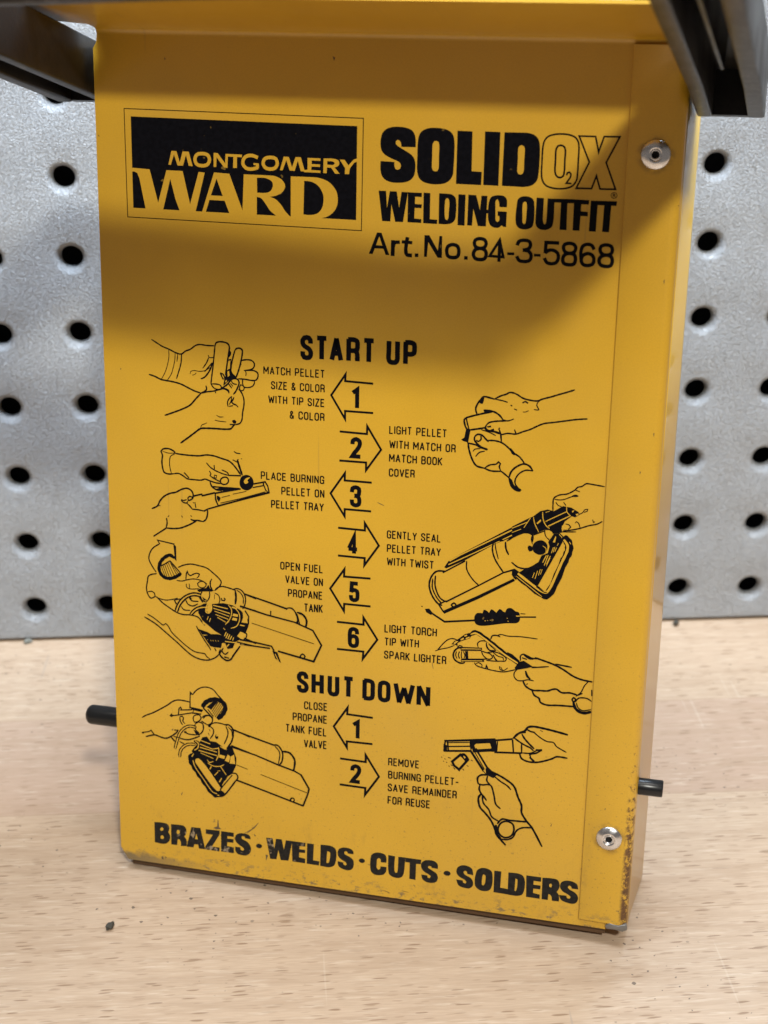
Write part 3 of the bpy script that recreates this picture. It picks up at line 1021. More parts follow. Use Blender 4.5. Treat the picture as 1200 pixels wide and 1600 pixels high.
s 38.5 1837,11393 1966,11414 2093,11362 2204,11293 2380,11283 2604,11289 2684,11324 2795,11296 2985,11250 3144,11242
s 34.1 2127,11449 2174,11400 2253,11322
s 33.8 2739,11760 2833,11659 2943,11590 3148,11514 3321,11476
s 29.5 2945,11715 2953,11607
s 33.8 3149,11608 3306,11543 3337,11477
s 29.6 2815,11548 2855,11474 2829,11424
s 33.9 2829,11424 2987,11335 3129,11284
f 0 2950,11466! 3020,11456! 3003,11355! 2924,11386!
yf 0 2963,11436! 2997,11433! 2987,11385! 2956,11395!
c 38.1 3114,11339 3178,11407 3289,11417 3329,11342 3296,11261 3191,11221 3119,11262
s 38 3331,11477! 3659,11495!
s 42.5 2826,11268 2872,11146 2983,11071 3141,11054
s 38.3 2872,11140 3174,11141 3649,11151
f 0 3143,11148! 3523,11140! 3236,11043! 3141,11060! 2983,11084!
f 0 3629,11353 3684,11476 3826,11531 3951,11480 4004,11354 3965,11210 3838,11121 3712,11141 3637,11228
yf 0 3739,11346 3794,11435 3910,11470 3834,11386 3865,11342 3783,11288
s 54.6 3700,11514 3648,11665 3608,11786 3578,11892
s 29.4 3452,11897 3546,11858 3609,11832
s 25.1 3562,11890 3600,11925
s 29.3 3486,12122 3549,12084 3652,12080
s 20.9 3676,11952 3695,11935
s 43.5 1212,10396 1377,10491 1429,10607 1563,10763 1727,10857 1890,10903 2053,10996 2199,11034 2310,10987 2362,10881 2338,10768 2240,10705
c 34.4 2224,10710 2216,10773 2275,10826 2338,10806 2311,10740
s 30.1 2031,10715 2095,10696 2176,10728
s 34.4 2030,10693 2078,10650 2174,10633 2214,10678
s 38.7 2190,10628 2269,10556 2332,10482
s 38.7 2332,10482 2493,10481 2653,10460
s 42.9 2371,10841! 2597,10911! 2612,10871! 2660,10885! 2956,10981!
s 42.7 3056,10636! 2766,10528! 2653,10460!
s 42.9 2750,10488 2741,10360 2688,10222 2616,10171
s 43.2 2278,10206 2358,10178 2455,10191 2616,10171
s 43.1 2455,10191 2292,10080 2096,9981 1997,9940 1802,9905 1606,9903
s 39.5 1240,9642! 1590,9892!
s 39.3 1590,9901 1626,10033 1613,10177
s 21.7 1653,10212 1686,10251
s 21.6 2031,10279 2056,10234
s 21.6 2277,10305 2315,10283
s 21.7 1361,10496 1452,10498
s 25.8 2407,10679 2429,10529
s 17.2 2352,10674 2383,10645
s 42.6 2949,10964! 3300,11058! 3649,11145!
s 42.6 2965,10956 2978,10794 3046,10635
s 47 3046,10635! 3487,10792! 3963,10960! 4419,11116!
s 37.8 3997,11306! 4311,11390! 4379,11287! 4419,11110!
s 29.5 3981,11211! 4279,11290! 4326,11170! 4388,11119!
s 21.3 3105,10717! 3647,10885! 4316,11125!
s 17 3139,10871! 3362,10947!
s 17 3442,10986! 3807,11093!
s 34.1 3028,10893 3091,10851 3048,10762
f 0 3012,10907 3094,10861 3067,10776 3017,10797
s 37.7 4264,11351 4270,11277
@step_drawing 5
s 36.3 1281,8645 1151,8846 1088,9001 1120,9164 1219,9320 1397,9444
s 35.9 1405,9442! 1346,9542! 1812,9476!
f 0 1785,9474! 1859,9423! 1860,9011! 1771,9106! 1805,9152!
s 93.5 1798,9093 1684,9161 1535,9085 1419,8953 1366,8788 1402,8630 1507,8528 1655,8508 1818,8565 1976,8675
s 32.4 1680,9006! 1986,8668!
s 36.2 1394,8823 1530,8898 1680,9006
s 18.1 1434,8821! 1522,8575!
s 18.1 1480,8853! 1581,8563!
s 18.1 1530,8884! 1645,8558!
s 18 1579,8921! 1716,8576!
s 18 1623,8952! 1786,8605!
s 18 1672,8979! 1852,8644!
s 18 1714,8935! 1906,8671!
s 36 1904,8842 2067,8925 2255,8970 2467,8952 2706,8901 2863,8792 3020,8662 3093,8563 3057,8453 2909,8298
s 36.3 1293,8606 1144,8569 1061,8515 1030,8377 996,8157 1032,7998 1111,7898 1249,7966
s 33 1034,8066 1130,8095 1210,8057 1235,7960
s 29.3 1235,7960 1369,7911 1531,7888 1694,7919 1871,7978
s 28.9 1856,8475 2003,8472 2138,8518 2300,8561 2433,8562 2566,8535 2698,8463
s 32.5 2112,8515 2128,8678 2157,8761 2182,8683 2235,8648 2329,8698 2410,8733 2490,8714 2475,8660 2421,8601
c 28.8 2449,8389 2437,8447 2513,8511 2619,8509 2677,8440 2616,8353 2515,8342
s 25.3 2123,8409 2121,8328 2187,8281 2348,8285 2469,8311
s 21.7 2203,8417 2214,8284
f 0 2414,8265! 2509,8315! 2670,8345! 2738,8446! 2782,8344! 2895,8302! 2828,8263! 2561,8240! 2480,8210!
s 39.4 2834,8616 2793,8532 2796,8399 2855,8292
s 35.9 2909,8298 2990,8392 3123,8438 3308,8412 3493,8365
s 57.2 3479,8350 3496,8178 3475,7983
s 35.7 3414,8383 3520,8421 3651,8381 3747,8231 3745,8017 3678,7870
s 28.6 3519,8373 3619,8311 3692,8193 3695,8011
s 46.4 3743,8289! 4044,8196!
s 46.6 3607,7935! 4042,7848!
s 28.8 2908,8236 3013,8180 3051,8050 3010,7933
s 14.4 2907,8196 2894,8060
s 32.4 3092,8113 3104,8050 3171,8047 3198,8092 3161,8121
s 32.4 2762,8261 2767,8127 2717,8014 2663,7949
s 36.1 2561,8240 2511,8127 2557,7997 2663,7949
f 0 2558,8092! 2704,8000! 2597,7996!
s 32.8 1775,7914 1911,7956 2019,7953
s 36.3 2100,7949 2151,7846 2285,7801 2434,7876
s 36.3 2182,8052 2261,7952 2449,7948
s 32.8 1961,7758 2040,7671 2215,7671
s 36.3 2209,8041 2262,7993
s 40.1 1775,7914 1832,7806
s 43.4 2452,8121 2569,7939
f 0 2445,7729 2582,7892 2716,7906 2605,7678 2469,7582
s 36.6 1276,7956 1448,7798 1635,7682 1822,7580 2010,7532 2226,7542 2440,7498 2546,7373 2620,7294
f 0 2469,7582! 2553,7767! 2765,7642! 2836,7919! 3143,7974! 3408,7940! 3632,7817! 3855,7545! 3827,7380! 3746,7181! 3611,7003! 3464,6918! 3395,6732! 3247,6688! 3182,6845! 3101,6836! 3059,6694! 2857,6698! 2763,6715! 2539,7018! 2434,7170! 2702,7105! 2782,7059! 2971,7080! 3091,7066! 2891,7167! 2706,7309! 2547,7428!
ys 33.6 1828,7607 1885,7763 1997,7938 2156,8071 2345,8136 2511,8119
s 43.9 1790,7612 1848,7773 1965,7961 2143,8104 2346,8177 2533,8156
s 43.9 1865,7598 1920,7753 2032,7914 2169,8037 2344,8099 2518,8085
s 43.7 2205,7567 2324,7715 2500,7816 2688,7844
s 43.7 2253,7537 2363,7657 2512,7744 2687,7774
yc 30.2 2729,7929 2809,7884 2812,7755 2738,7652 2658,7671
ys 30.5 2232,7556 2342,7685 2505,7778 2714,7812
yf 0 2546,7373! 2587,7405! 2620,7313! 2585,7310!
ys 27.2 2862,7882! 3261,7830!
ys 27.2 2869,7802! 3326,7703!
ys 21.2 2900,7724! 3298,7619!
ys 21.2 2925,7632! 3271,7535!
ys 21.2 2977,7556! 3203,7446!
ys 24 3276,7940 3360,7841 3366,7680 3297,7510 3189,7377
ys 24 3421,7902 3566,7756 3590,7570 3508,7371 3348,7286
yf 0 3419,7713! 3552,7700! 3538,7631! 3392,7642!
yf 0 3405,7598! 3524,7584! 3510,7515! 3377,7527!
ys 36.1 3381,7886! 3514,7863!
yf 0 3672,7808! 3797,7619! 3815,7481! 3642,7489! 3692,7635!
ys 27.1 3602,7409! 3748,7393!
ys 24.3 3213,7162! 3163,7047!
ys 27.3 3260,7126! 3205,6998!
ys 27.3 3313,7105! 3258,6976!
ys 24.3 3366,7070! 3317,6964!
ys 21.2 3419,7035! 3392,6951!
ys 18.2 2723,7556! 2687,7457!
ys 18.2 2784,7508! 2748,7409!
ys 15.2 3134,7275! 3187,7227!
ys 12.2 2672,6896! 2699,6888!
ys 12.2 2774,6891! 2793,6866!
ys 12.2 2839,6899! 2855,6868!
ys 12.2 2909,6901! 2925,6870!
ys 12.2 2981,6904! 2994,6878!
yf 0 2539,7023! 2701,7022! 2593,6997!
yf 0 3519,7088! 3613,7234! 3759,7169! 3664,6995!
ys 24.4 3182,6899! 3503,6895!
yf 0 3152,6622 3206,6675 3265,6649 3219,6575
ys 27.4 3234,6763! 3289,6830!
yf 0 3088,6826 3160,6848 3175,6762 3100,6726
s 32.5 3613,7234 3778,7185 3766,7075 3669,6977
s 32.9 2382,7246 2434,7143 2591,6887 2749,6658 2775,6606
s 29.3 2884,6674 2923,6596
s 36.3 3504,6922! 4035,6853!
s 47.1 3718,7048! 4036,6942!
s 36.5 3126,6702 3044,6569 2934,6432 2798,6347 2689,6307 2473,6309 2257,6381 2043,6535 1829,6718 1615,6886 1401,7055 1241,7174 1079,7266 917,7344
s 29.5 1002,7436 1164,7358 1351,7228 1445,7169 1514,7218 1594,7145 1672,7003 1885,6807 2099,6638 2314,6512 2476,6489 2611,6477 2650,6413 2744,6349
s 47.5 3045,6651 3016,6538 3096,6423 3229,6357 3324,6395 3419,6544 3596,6810
s 36.5 3086,6669 3103,6589 3178,6529 3265,6608
s 36.6 3150,6452 3284,6432
s 43 3726,8297! 4336,8146! 4898,8000!
s 43.2 3609,7944! 4334,7777! 5101,7654! 5594,7478!
s 36.6 4876,8020 5011,8035 5145,7889 5191,7618
s 30.5 5109,7931 5181,7755 5137,7612
s 30.5 5168,7891 5245,7578
s 54.8 5168,7937 5324,7886 5423,7736 5402,7549
s 48.8 5594,7478! 5829,7089! 5621,6609! 4648,6790!
c 37.1 5251,6710 5319,6788 5386,6726 5319,6653
s 18.6 3924,7501! 5619,7111!
s 30.7 4448,7896! 4447,7767!
s 43.7 3599,6998! 4011,6965! 4467,6909! 4535,6791!
s 37.5 3598,6871! 4421,6843!
f 0 4489,6786! 4626,6755! 4730,6462! 4566,6579!
ys 20.8 4566,6701! 4657,6510!
s 37.3 3602,7255! 3832,7467! 3843,7677! 3744,7829!
@step_drawing 4
f 0 9015,9565! 9118,9739! 9424,9959! 11092,11042! 11260,11058! 11066,10697! 10274,10302! 9559,9814! 9068,9539!
ys 29.8 9149,9742! 9425,9936! 11055,10925!
ys 24.9 9121,9644! 9853,10068! 10917,10705!
s 41.5 9539,9781! 8984,9417!
s 47.8 9048,9460 8830,9438 8702,9297 8643,9062 8716,8795 8877,8582 8989,8538
s 42 8798,9316 8798,9033 8939,8726 9104,8643
s 36 8731,9232 8729,8980 8860,8718 8987,8584
s 35.5 9582,9785 9590,9569 9751,9314 9921,9163
s 42.2 9095,8651! 9908,9171! 10518,9573! 10792,9682!
s 42.3 8900,8561! 9038,8359!
s 36.3 8900,8561! 9095,8674!
s 78.7 9038,8359! 9898,8851! 10791,9412!
c 42.2 9230,8573 9294,8636 9348,8586 9297,8526
s 52.8 10793,9677 10755,9552 10847,9427
s 40.9 10238,10343 10215,10171 10290,9910 10527,9565
s 52.6 10251,10344 10355,10407 10483,10411
s 46.6 10536,10380 10556,10204 10627,10055
s 41 10712,9862 10896,9746 11152,9750 11400,9909 11495,10118
s 40.8 10569,10406 10775,10559 11025,10671 11196,10621 11205,10445
s 29.2 10272,10355 10300,10179 10375,9918
f 0 10680,10793! 11092,11051! 11194,11104! 11355,11250! 11541,11311! 11689,11281! 11911,11431! 12120,11407! 12207,11328! 12132,11191! 11973,11045! 11899,10863! 11926,10756! 11698,10702! 11609,10788! 11484,10780! 11278,10668! 11175,10623! 11089,10659! 10940,10663! 10693,10495!
ys 21.6 11504,11002! 12001,11298!
ys 26.4 11573,10887! 12100,11205!
ys 21.6 11199,11087 11234,10933 11343,10719
ys 23.9 11419,11234 11438,11061 11520,10893 11607,10831
ys 21.4 11995,11417 12012,11288 12111,11195
yf 0 11282,10937! 11376,11044! 11393,11002! 11309,10913!
ys 19.4 10682,10749! 11044,10937!
ys 14.6 10687,10639! 10905,10748!
ys 16.8 11123,11054! 10977,10794!
ys 14.3 11493,11230! 11585,11271!
s 34.3 11668,11290 11661,11431 11672,11605 11752,11677 11854,11719 11977,11740 12178,11866 12236,11936 12337,11966 12436,12043 12601,12036 12879,12007
s 25.6 11694,11586 11820,11579 11943,11608 12105,11687 12248,11717
f 0 12104,11704 12205,11750 12273,11713 12188,11684
s 22.6 12178,11866 12293,11829
s 22.8 11729,11513 11785,11442 11870,11410
s 22.7 11916,11529 11976,11455
f 0 12099,11416! 12291,11314! 12326,11252! 12216,11172! 12110,11200!
yf 0 12125,11321! 12195,11360! 12152,11284!
yf 0 12222,11253 12304,11272 12255,11213
s 22.7 12295,11249 12395,11313 12432,11381 12510,11403 12500,11355 12440,11323 12404,11342
s 34.4 11944,10802 12151,10843 12356,10906 12558,10991 12762,11053 12877,11129
s 28.7 11925,10774 12257,10805
s 28.6 11997,10982 12081,10968 12120,10917 12067,10853
s 25.6 12224,11025 12253,11067 12307,11033 12348,10923
s 22.7 12642,11151! 12667,11084! 12701,11108!
yf 0 11912,10930 12019,10966 12080,10924 12025,10853 11920,10854
f 0 11224,10380 11309,10477 11455,10506 11569,10414 11576,10282 11493,10158 11368,10132 11242,10200 11208,10290
f 0 11091,10296 11120,10348 11178,10336 11223,10280 11205,10212 11142,10190
s 26 11196,10621 11171,10530 11207,10390
s 25.9 11494,10781 11511,10651 11633,10519
s 28.9 11217,10623! 11505,10765!
f 0 11719,10704! 11864,10739! 11963,10650! 11943,10505! 11377,9283! 11201,9391! 11035,9525! 10892,9607! 11047,9728! 11213,9812! 11377,9940! 11443,10113! 11597,10195! 11630,10375! 11593,10482!
yf 0 11516,10757 11610,10777 11686,10729 11599,10575 11537,10631
ys 16.9 11726,10352! 11685,10204!
ys 16.9 11763,10366! 11728,10230!
ys 16.9 11804,10353! 11769,10252!
ys 21.8 11563,10125! 11483,9939!
ys 21.8 11608,10141! 11525,9865!
ys 21.8 11664,10124! 11580,9900!
ys 12.1 11662,10079! 11576,9848!
ys 17.1 11289,9652! 11249,9513!
ys 17.1 11367,9704! 11313,9493!
ys 17 11433,9756! 11394,9591!
ys 14.6 11479,9760! 11443,9623!
ys 14.4 11846,10474! 11818,10405!
ys 19.2 11855,10706! 11944,10604!
yf 0 11767,10653! 11705,10482! 11761,10487! 11781,10633!
ys 16.9 11462,10370 11550,10301 11544,10208
s 200.8 11978,10640 12090,10497 12112,10334 11996,9991 11701,9189 11610,9089 11524,9109 10862,9552
ys 62.4 11977,10574 12068,10444 12071,10308 11935,9940 11657,9214 11596,9162 11503,9179 10827,9627
ys 19.6 10843,9516 11506,9044
s 29.3 11355,9288 11575,9160 11627,9170
f 0 10729,9673! 10791,9709! 10912,9636! 10821,9514! 10734,9539!
s 26.4 10720,9867 10853,9764 10961,9726
ys 14.4 12044,10504! 12088,10464!
ys 16.8 12109,10532! 12150,10481!
@step_drawing 6
f 0 9830,8328 9892,8427 10035,8442! 10062,8537 10150,8514 10196,8469! 10257,8572 10346,8522 10381,8494! 10472,8604 10553,8544 10605,8527! 10653,8633 10751,8657 10871,8579 10949,8565 10988,8386 10940,8289 10618,8231 9970,8099 9859,8147
s 48.1 9855,8229! 9068,8105! 8595,8378!
f 0 8550,8396! 8661,8418! 8766,8299! 8710,8247! 8588,8308!
s 35.7 10912,8433! 11383,8484!
s 23.7 10994,8533! 11114,8537!
f 0 8451,8469! 8491,8473! 8487,8440! 8456,8442!
ys 15.1 10095,8242! 10121,8245!
ys 15 10160,8258! 10178,8260!
ys 15 10225,8275! 10242,8276!
ys 15 10655,8372! 10677,8375!
ys 15 10680,8297! 10702,8300!
ys 24.9 10889,8458! 10975,8467!
s 30.7 8903,7305 9064,7523 9171,7628 9259,7666 9369,7662 9426,7634
s 27.6 8848,7282 8980,7344 9178,7407 9342,7489
f 0 9264,7510! 9327,7599! 9435,7677! 9606,7829! 9715,7871! 9803,7863! 9731,7727! 9503,7619! 9421,7559! 9424,7482! 9352,7513!
yf 0 9586,7787! 9651,7822! 9667,7789! 9598,7754!
yf 0 9621,7721! 9718,7772! 9730,7743! 9644,7694!
yf 0 9490,7672! 9566,7727! 9589,7692! 9513,7644!
yf 0 9313,7546! 9382,7617! 9442,7612! 9352,7527!
s 115 9739,7821 9867,7912 9933,7896 10248,7697 10608,7439 11022,7178
ys 43 9756,7839 9868,7886 9935,7864 10249,7665 10609,7407 10985,7192
s 45.7 9575,7460 9443,7430 9353,7345 9322,7224 9354,7111 9479,7031 9590,7032 9626,7060
ys 15.3 9554,7427 9423,7377 9357,7228 9410,7112 9566,7060
s 67 9510,7433! 10048,7477!
ys 20.4 9532,7424! 10026,7467!
s 67.3 9532,7096! 10115,7158!
ys 20.4 9543,7093! 10071,7152!
s 27.4 9512,7375! 10039,7431!
s 30.6 9542,7137! 10190,7213!
f 0 9622,7365! 9699,7373! 9718,7165! 9640,7163!
ys 12.7 9612,7340! 9629,7166!
s 27.5 9402,7327 9383,7231 9420,7142
s 30.5 9480,7336 9454,7240 9486,7149
s 27.4 9539,7348 9527,7248 9545,7156
s 24.4 9579,7352 9622,7259 9603,7163
s 27.4 9421,7447 9474,7504 9552,7485
s 30.3 10039,7424 10087,7313 10178,7230 10266,7217 10334,7272 10283,7359 10150,7391 10043,7420
s 30.3 9959,7504 9933,7599 9986,7674 10072,7701 10143,7692
s 42.3 10161,7660 10176,7557 10257,7461 10399,7466
s 27.2 10217,7631 10296,7570 10421,7473
s 30.3 10172,7389 10389,7430 10544,7390 10684,7290 10665,7217 10574,7202 10399,7182 10180,7179
s 27.2 10347,7409 10481,7324 10603,7299 10616,7230
s 36.3 10349,7344 10396,7256 10447,7204
s 30.5 9875,7078 9922,7013 10056,6970 10211,6942 10410,6918 10630,6914 10803,6965 10964,7024
s 27.4 9916,7054 9985,7091 10076,7031 10067,6971
s 33.5 10171,6949 10185,7039 10224,6950
s 27.3 10525,7054 10544,6965 10606,6949
s 24.3 10559,7041 10617,6950 10738,7039
s 36.2 10267,7764 10307,7862 10415,7885 10507,7856
s 27.1 10415,7874 10522,7921 10697,7899 11022,7919 11454,7906
f 0 10908,7055! 11009,7235! 11137,7278! 11249,7216! 11371,7145! 11212,7081! 10954,7006!
s 42.2 10706,7443! 10827,7399! 11019,7247!
s 36.1 11051,7274 11045,7402 11108,7455 11218,7422 11328,7377 11480,7367
s 42 11130,7435 11264,7357 11373,7347
s 30.1 11090,7356 11211,7323
s 24.1 11361,7136 11447,7147 11491,7140
s 30.2 10975,7016 10913,6943 10907,6825 10988,6730 11097,6726 11269,6775 11411,6764
s 60.3 11193,7005 11238,6877 11316,6800
s 30.3 11141,6732 11188,6648
s 27.2 11263,6669 11232,6642
s 48 11414,7398 11654,7334 11917,7258 12137,7159 12403,7005 12621,6939 12880,6910
s 41.8 11937,7284 12347,7244
s 36.1 11340,7115 11769,7194
s 48.5 11141,6713 11212,6595 11391,6504 11565,6516 11781,6533 11887,6584 11994,6606 12128,6529 12342,6546 12538,6505
s 36 12538,6505 12651,6570
s 48.5 11383,6494 11441,6374 11575,6296 11601,6205 11757,6144 12060,6168 12457,6185
s 30 12497,6472 12611,6588 12694,6785 12786,6912
s 78.2 12442,6310 12493,6152 12628,6052 12758,6045 12893,6095
s 36.1 12493,6317 12564,6428 12778,6446 12893,6381
s 30.1 12520,6296 12556,6184 12669,6104 12889,6155
c 42.1 12404,6366 12444,6428 12494,6378 12450,6311
s 29.8 12880,6691 12893,6530
@step_drawing 7
s 39.7 757,4389 878,4472 1066,4563 1306,4715 1519,4862 1653,4973 1784,5034 1941,5043 2148,5021
s 35.5 2152,4835! 2167,5316! 2243,5246!
f 0 2147,5234! 2167,5337! 2256,5253!
s 35.3 2235,5250 2362,5406 2519,5497 2673,5515 2826,5463 2953,5320 3092,5192
s 127.4 2508,4928 2614,5074 2796,5174 2976,5183 3116,5102 3158,4962 3086,4788 2943,4628
f 0 2625,4935! 2821,5126! 2899,5141! 2950,5121! 2792,4916! 2766,4872!
s 42.5 2534,4896! 2801,4624!
s 31.8 2662,4873! 2814,4679!
s 21.1 2903,5110! 2745,4870!
s 21.1 2955,5111! 2778,4821!
s 21.1 3006,5102! 2803,4763!
s 21.1 3052,5076! 2830,4713!
s 21.1 3082,5037! 2866,4672!
s 21.1 3102,4968! 2907,4659!
f 0 2158,4884! 2326,4870! 2533,4843! 2493,4766! 2195,4800!
s 35.7 1814,4605! 1836,4795! 1884,4833! 1914,4765!
s 35.6 1869,4751! 2195,4800!
s 35.8 1590,4544! 1827,4601! 2193,4707! 2466,4709!
c 32.2 1577,4548 1617,4599 1656,4558 1616,4526
ys 41.6 2259,4763! 2440,4743!
s 24.9 2247,4794! 2232,4698!
c 32 2238,4578 2296,4653 2426,4669 2463,4580 2397,4492 2271,4449
s 35.5 2490,4611 2608,4692 2737,4669 2792,4596 2765,4485 2681,4402
s 28.4 2528,4589 2594,4664 2646,4679
s 35.7 1851,4542 1917,4578 1956,4537 1940,4433 1999,4360
s 35.7 1851,4542 1867,4424 1930,4319
s 39.2 2291,4398 2396,4465 2505,4425 2523,4266 2442,4121 2358,4078
s 32.1 2291,4398 2293,4236 2403,4138
s 35.6 2475,4502 2552,4458 2642,4411
f 0 2642,4416! 2786,4515! 2732,4374! 2680,4340!
s 35.5 2707,4411 2837,4495 3018,4505 3211,4463
s 35.5 2719,4372 2808,4303 2806,4169 2713,4009
s 17.8 2692,4288 2717,4238
s 17.8 2664,4177 2689,4113
f 0 2852,4094 2897,4175 2888,4099 2940,4119 2952,4054 2895,4019
s 46 3134,4474 3237,4493 3352,4401 3375,4216 3321,3995 3189,3775
s 35.4 3172,4431 3226,4277 3199,4113 3113,3908
s 28.3 3236,4426 3330,4318 3349,4159
s 38.9 3356,4380! 3837,4210!
s 39.1 3320,3887! 3833,3740!
f 0 2412,3874! 2492,4025! 2623,4064! 2712,3941! 2881,3936! 3022,3847! 3163,3731! 3281,3868! 3345,3836! 3458,3528! 3448,3309! 3336,3049! 3205,2949! 3017,2562! 2966,2615! 2272,3422! 2171,3571! 2251,3691!
ys 26.9 2426,3930! 2711,3854!
ys 27 2411,3815! 2773,3711! 2951,3757!
ys 27 2383,3722! 2902,3637!
ys 27 2381,3621! 2906,3529!
ys 21 2432,3552! 2795,3432!
ys 26.9 2948,3783 2959,3596 2878,3381
ys 29.8 3009,3818! 3137,3755!
yf 0 2974,3576! 3140,3552! 3107,3461! 2957,3487!
yf 0 3128,3415! 3213,3608! 3285,3558! 3241,3376!
yf 0 3295,3554! 3394,3627! 3422,3347! 3262,3346!
ys 24.1 2636,3275 2792,3206 3000,3229 3100,3289
ys 21 3005,3216! 3158,2992!
ys 27.1 2734,3185! 2691,3097!
ys 24.1 2826,2930! 2925,3047!
ys 15 2920,3074! 2985,3088!
ys 27.2 2962,2746! 3027,2870!
ys 24.2 3050,2659! 3120,2801!
ys 24.1 3111,2772! 3178,2858!
ys 24 2625,3374 2676,3299 2794,3342
s 94 1693,3589 1756,3815 1840,4056 1975,4227 2133,4310 2315,4293
ys 33.2 1693,3575 1756,3815 1840,4056 1975,4227 2133,4310 2302,4297
s 94.2 1825,3347 1847,3528 1942,3671 2096,3765 2279,3781
ys 33.3 1824,3334 1847,3528 1942,3671 2096,3765 2279,3781
s 100.4 2255,3875 2346,3852 2356,3691 2255,3615
ys 30 2281,3890 2364,3841 2356,3691 2255,3610
s 39.6 1850,3908 2073,3897 2283,3979 2420,4051
s 35.9 1973,4114 2102,4071 2324,4073
f 0 1968,4140 2051,4130 2037,4082 1977,4087
s 32.4 1835,3812 1965,3756
s 43.3 1575,3932 1690,3801
s 32.4 1667,3939 1864,3924
f 0 2236,4229! 2390,4141! 2415,4064! 2311,4077!
s 32.7 743,3940! 944,3993! 1011,4043! 1095,3923!
f 0 736,3958! 810,3962! 804,3923! 740,3909!
s 43.6 854,3832 993,3883 1127,3917 1284,3875 1442,3860 1602,3944 1762,4086 1796,4158
s 28.8 1685,4136 1790,4144
s 266.7 2247,3459 2197,3330 2280,3150 2523,2800 2806,2427 2941,2369
yf 0 2287,3342 2376,3376 2971,2610 3001,2532 2916,2465 2813,2533 2325,3178 2275,3258
ys 24.1 2207,3304 2256,3133 2497,2782 2779,2410 2910,2381
ys 27.1 2181,3409! 2227,3497!
f 0 2884,2411! 3017,2540! 3132,2391! 2987,2301! 2909,2304!
yf 0 3003,2505! 3335,2981! 3413,2965! 3425,2893! 3133,2446!
ys 27.3 2896,2343! 2949,2337!
s 43.6 2948,2304 3072,2349 3469,2904
s 39.5 3336,3063 3440,3069 3496,2968 3451,2869
s 29 2977,2520! 3335,3008!
s 43.7 3331,4368! 4018,4189! 4521,4062!
s 43.9 3289,3856! 4014,3692! 4646,3492! 5095,3373! 5284,3285!
s 43.4 4476,4056 4625,4067 4759,3887 4745,3601 4668,3486
s 31 4548,4038 4682,3867 4646,3511
s 55.8 4759,3910 4960,3890 5104,3697 5073,3361
s 49.7 5284,3285! 5509,2898! 5478,2750! 5344,2366!
s 50.2 5344,2366! 4372,2631! 3461,2874!
s 18.9 3466,3331! 3775,3244!
s 18.8 4147,3138! 5478,2764!
f 0 4961,2494 5028,2581 5110,2544 5096,2456 5015,2434
yf 0 5006,2500 5051,2545 5083,2502 5042,2462
@step_drawing 8
s 61.4 9169,4799! 9862,4910! 10494,5013!
s 46.2 9160,4508! 9188,4802!
s 35.9 9240,4646! 9850,4735!
s 61.6 9160,4512! 9854,4601!
s 25.6 9226,4755! 9846,4845!
f 0 9143,4709! 9239,4682! 9244,4520! 9149,4507!
s 40.9 9251,4782! 9276,4548!
c 86.5 9889,4851! 10388,4941! 10470,4715! 9964,4616!
f 0 9844,4900 10027,4885 9923,4733 9872,4627
f 0 10369,4962 10495,4986 10507,4681 10374,4663 10412,4798
s 50.5 10494,5013! 10533,4669!
s 50.5 10495,4986! 10942,5084!
s 50.7 10490,4651! 11174,4716!
s 30.3 10557,4963! 10551,4679!
s 40.2 10943,5065! 10984,4706!
s 60.3 10959,5106 11079,5251 11253,5359 11327,5466 11461,5502 11746,5481 12033,5441 12347,5386
s 45.2 10976,5128 11124,5030 11272,4952 11418,4893 11493,4825
s 50.1 11179,5252 11256,5133 11377,5005 11508,4886
s 40 11156,5288 11273,5315
s 44.9 11286,5410 11396,5358 11504,5345
s 34.9 11467,5356 11653,5217 11835,5132 11996,5126 12072,5031 12200,4959 12338,4895
s 40.2 11180,4998 11196,4707
s 50.4 11139,4711 11199,4569 11364,4505 11579,4511 11791,4579 12001,4678 12087,4737 12371,4736
s 40.3 11210,4728 11425,4749 11581,4848
s 55.4 11412,4630 11525,4527
s 45.3 11437,4633 11409,4708 11567,4768 11705,4873
s 55.1 11563,4854 11712,4874
s 19.9 11643,5418 11708,5395
c 66.9 9389,4237! 9603,4465! 9801,4340! 9580,4031! 9441,4132!
f 0 9578,4449 9693,4516 9834,4353 9767,4264 9661,4369
yf 0 9677,4443 9741,4404 9716,4361
s 61.2 9854,4625! 10228,4081!
s 56 9997,4692! 10315,4192!
s 25.5 9945,4637! 10264,4105!
f 0 10214,4071! 10325,4221! 10571,4000! 10491,3910! 10279,3988!
yf 0 10220,4099! 10273,4158! 10289,4017!
s 20.6 9091,4332 9121,4320
s 20.6 9276,4341 9350,4327
s 20.6 9185,4297 9207,4276
s 20.6 9150,4220 9173,4207
s 20.6 9232,4203 9255,4186
s 20.6 9301,4105 9324,4084
s 20.6 9356,4140 9404,4119
s 20.6 9432,4071 9470,4024
s 20.6 9563,4009 9593,3985
s 20.6 9671,4064 9709,4029
s 20.5 9778,4178 9823,4152
s 20.5 9882,4351 9927,4326
s 51.5 10096,3695 10076,3860 10153,3950 10334,3984
s 46.1 10336,3956 10323,3814 10419,3700
s 46.3 10096,3695 10200,3677 10419,3700 10521,3442 10586,3170 10708,3058
s 51.4 10145,3669 10131,3547 10191,3415 10257,3336
s 56.7 10191,3415 10122,3304 10169,3029 10303,2886 10458,2706 10577,2480 10641,2285 10737,2177 10892,2017
s 46.4 10219,3351 10256,3162 10410,2983 10491,2792 10672,2689
s 51.6 10218,3399 10334,3246
s 56.2 10329,4114 10551,4045 10811,3922 11036,3755 11159,3452 11260,3226 11269,3027 11407,2805 11561,2626 11847,2121
s 40.9 10518,3961 10706,3828 10855,3749 10961,3644
c 51.9 10671,2453 10737,2637 10880,2719 11048,2663 11092,2495 11026,2311 10864,2237 10732,2299
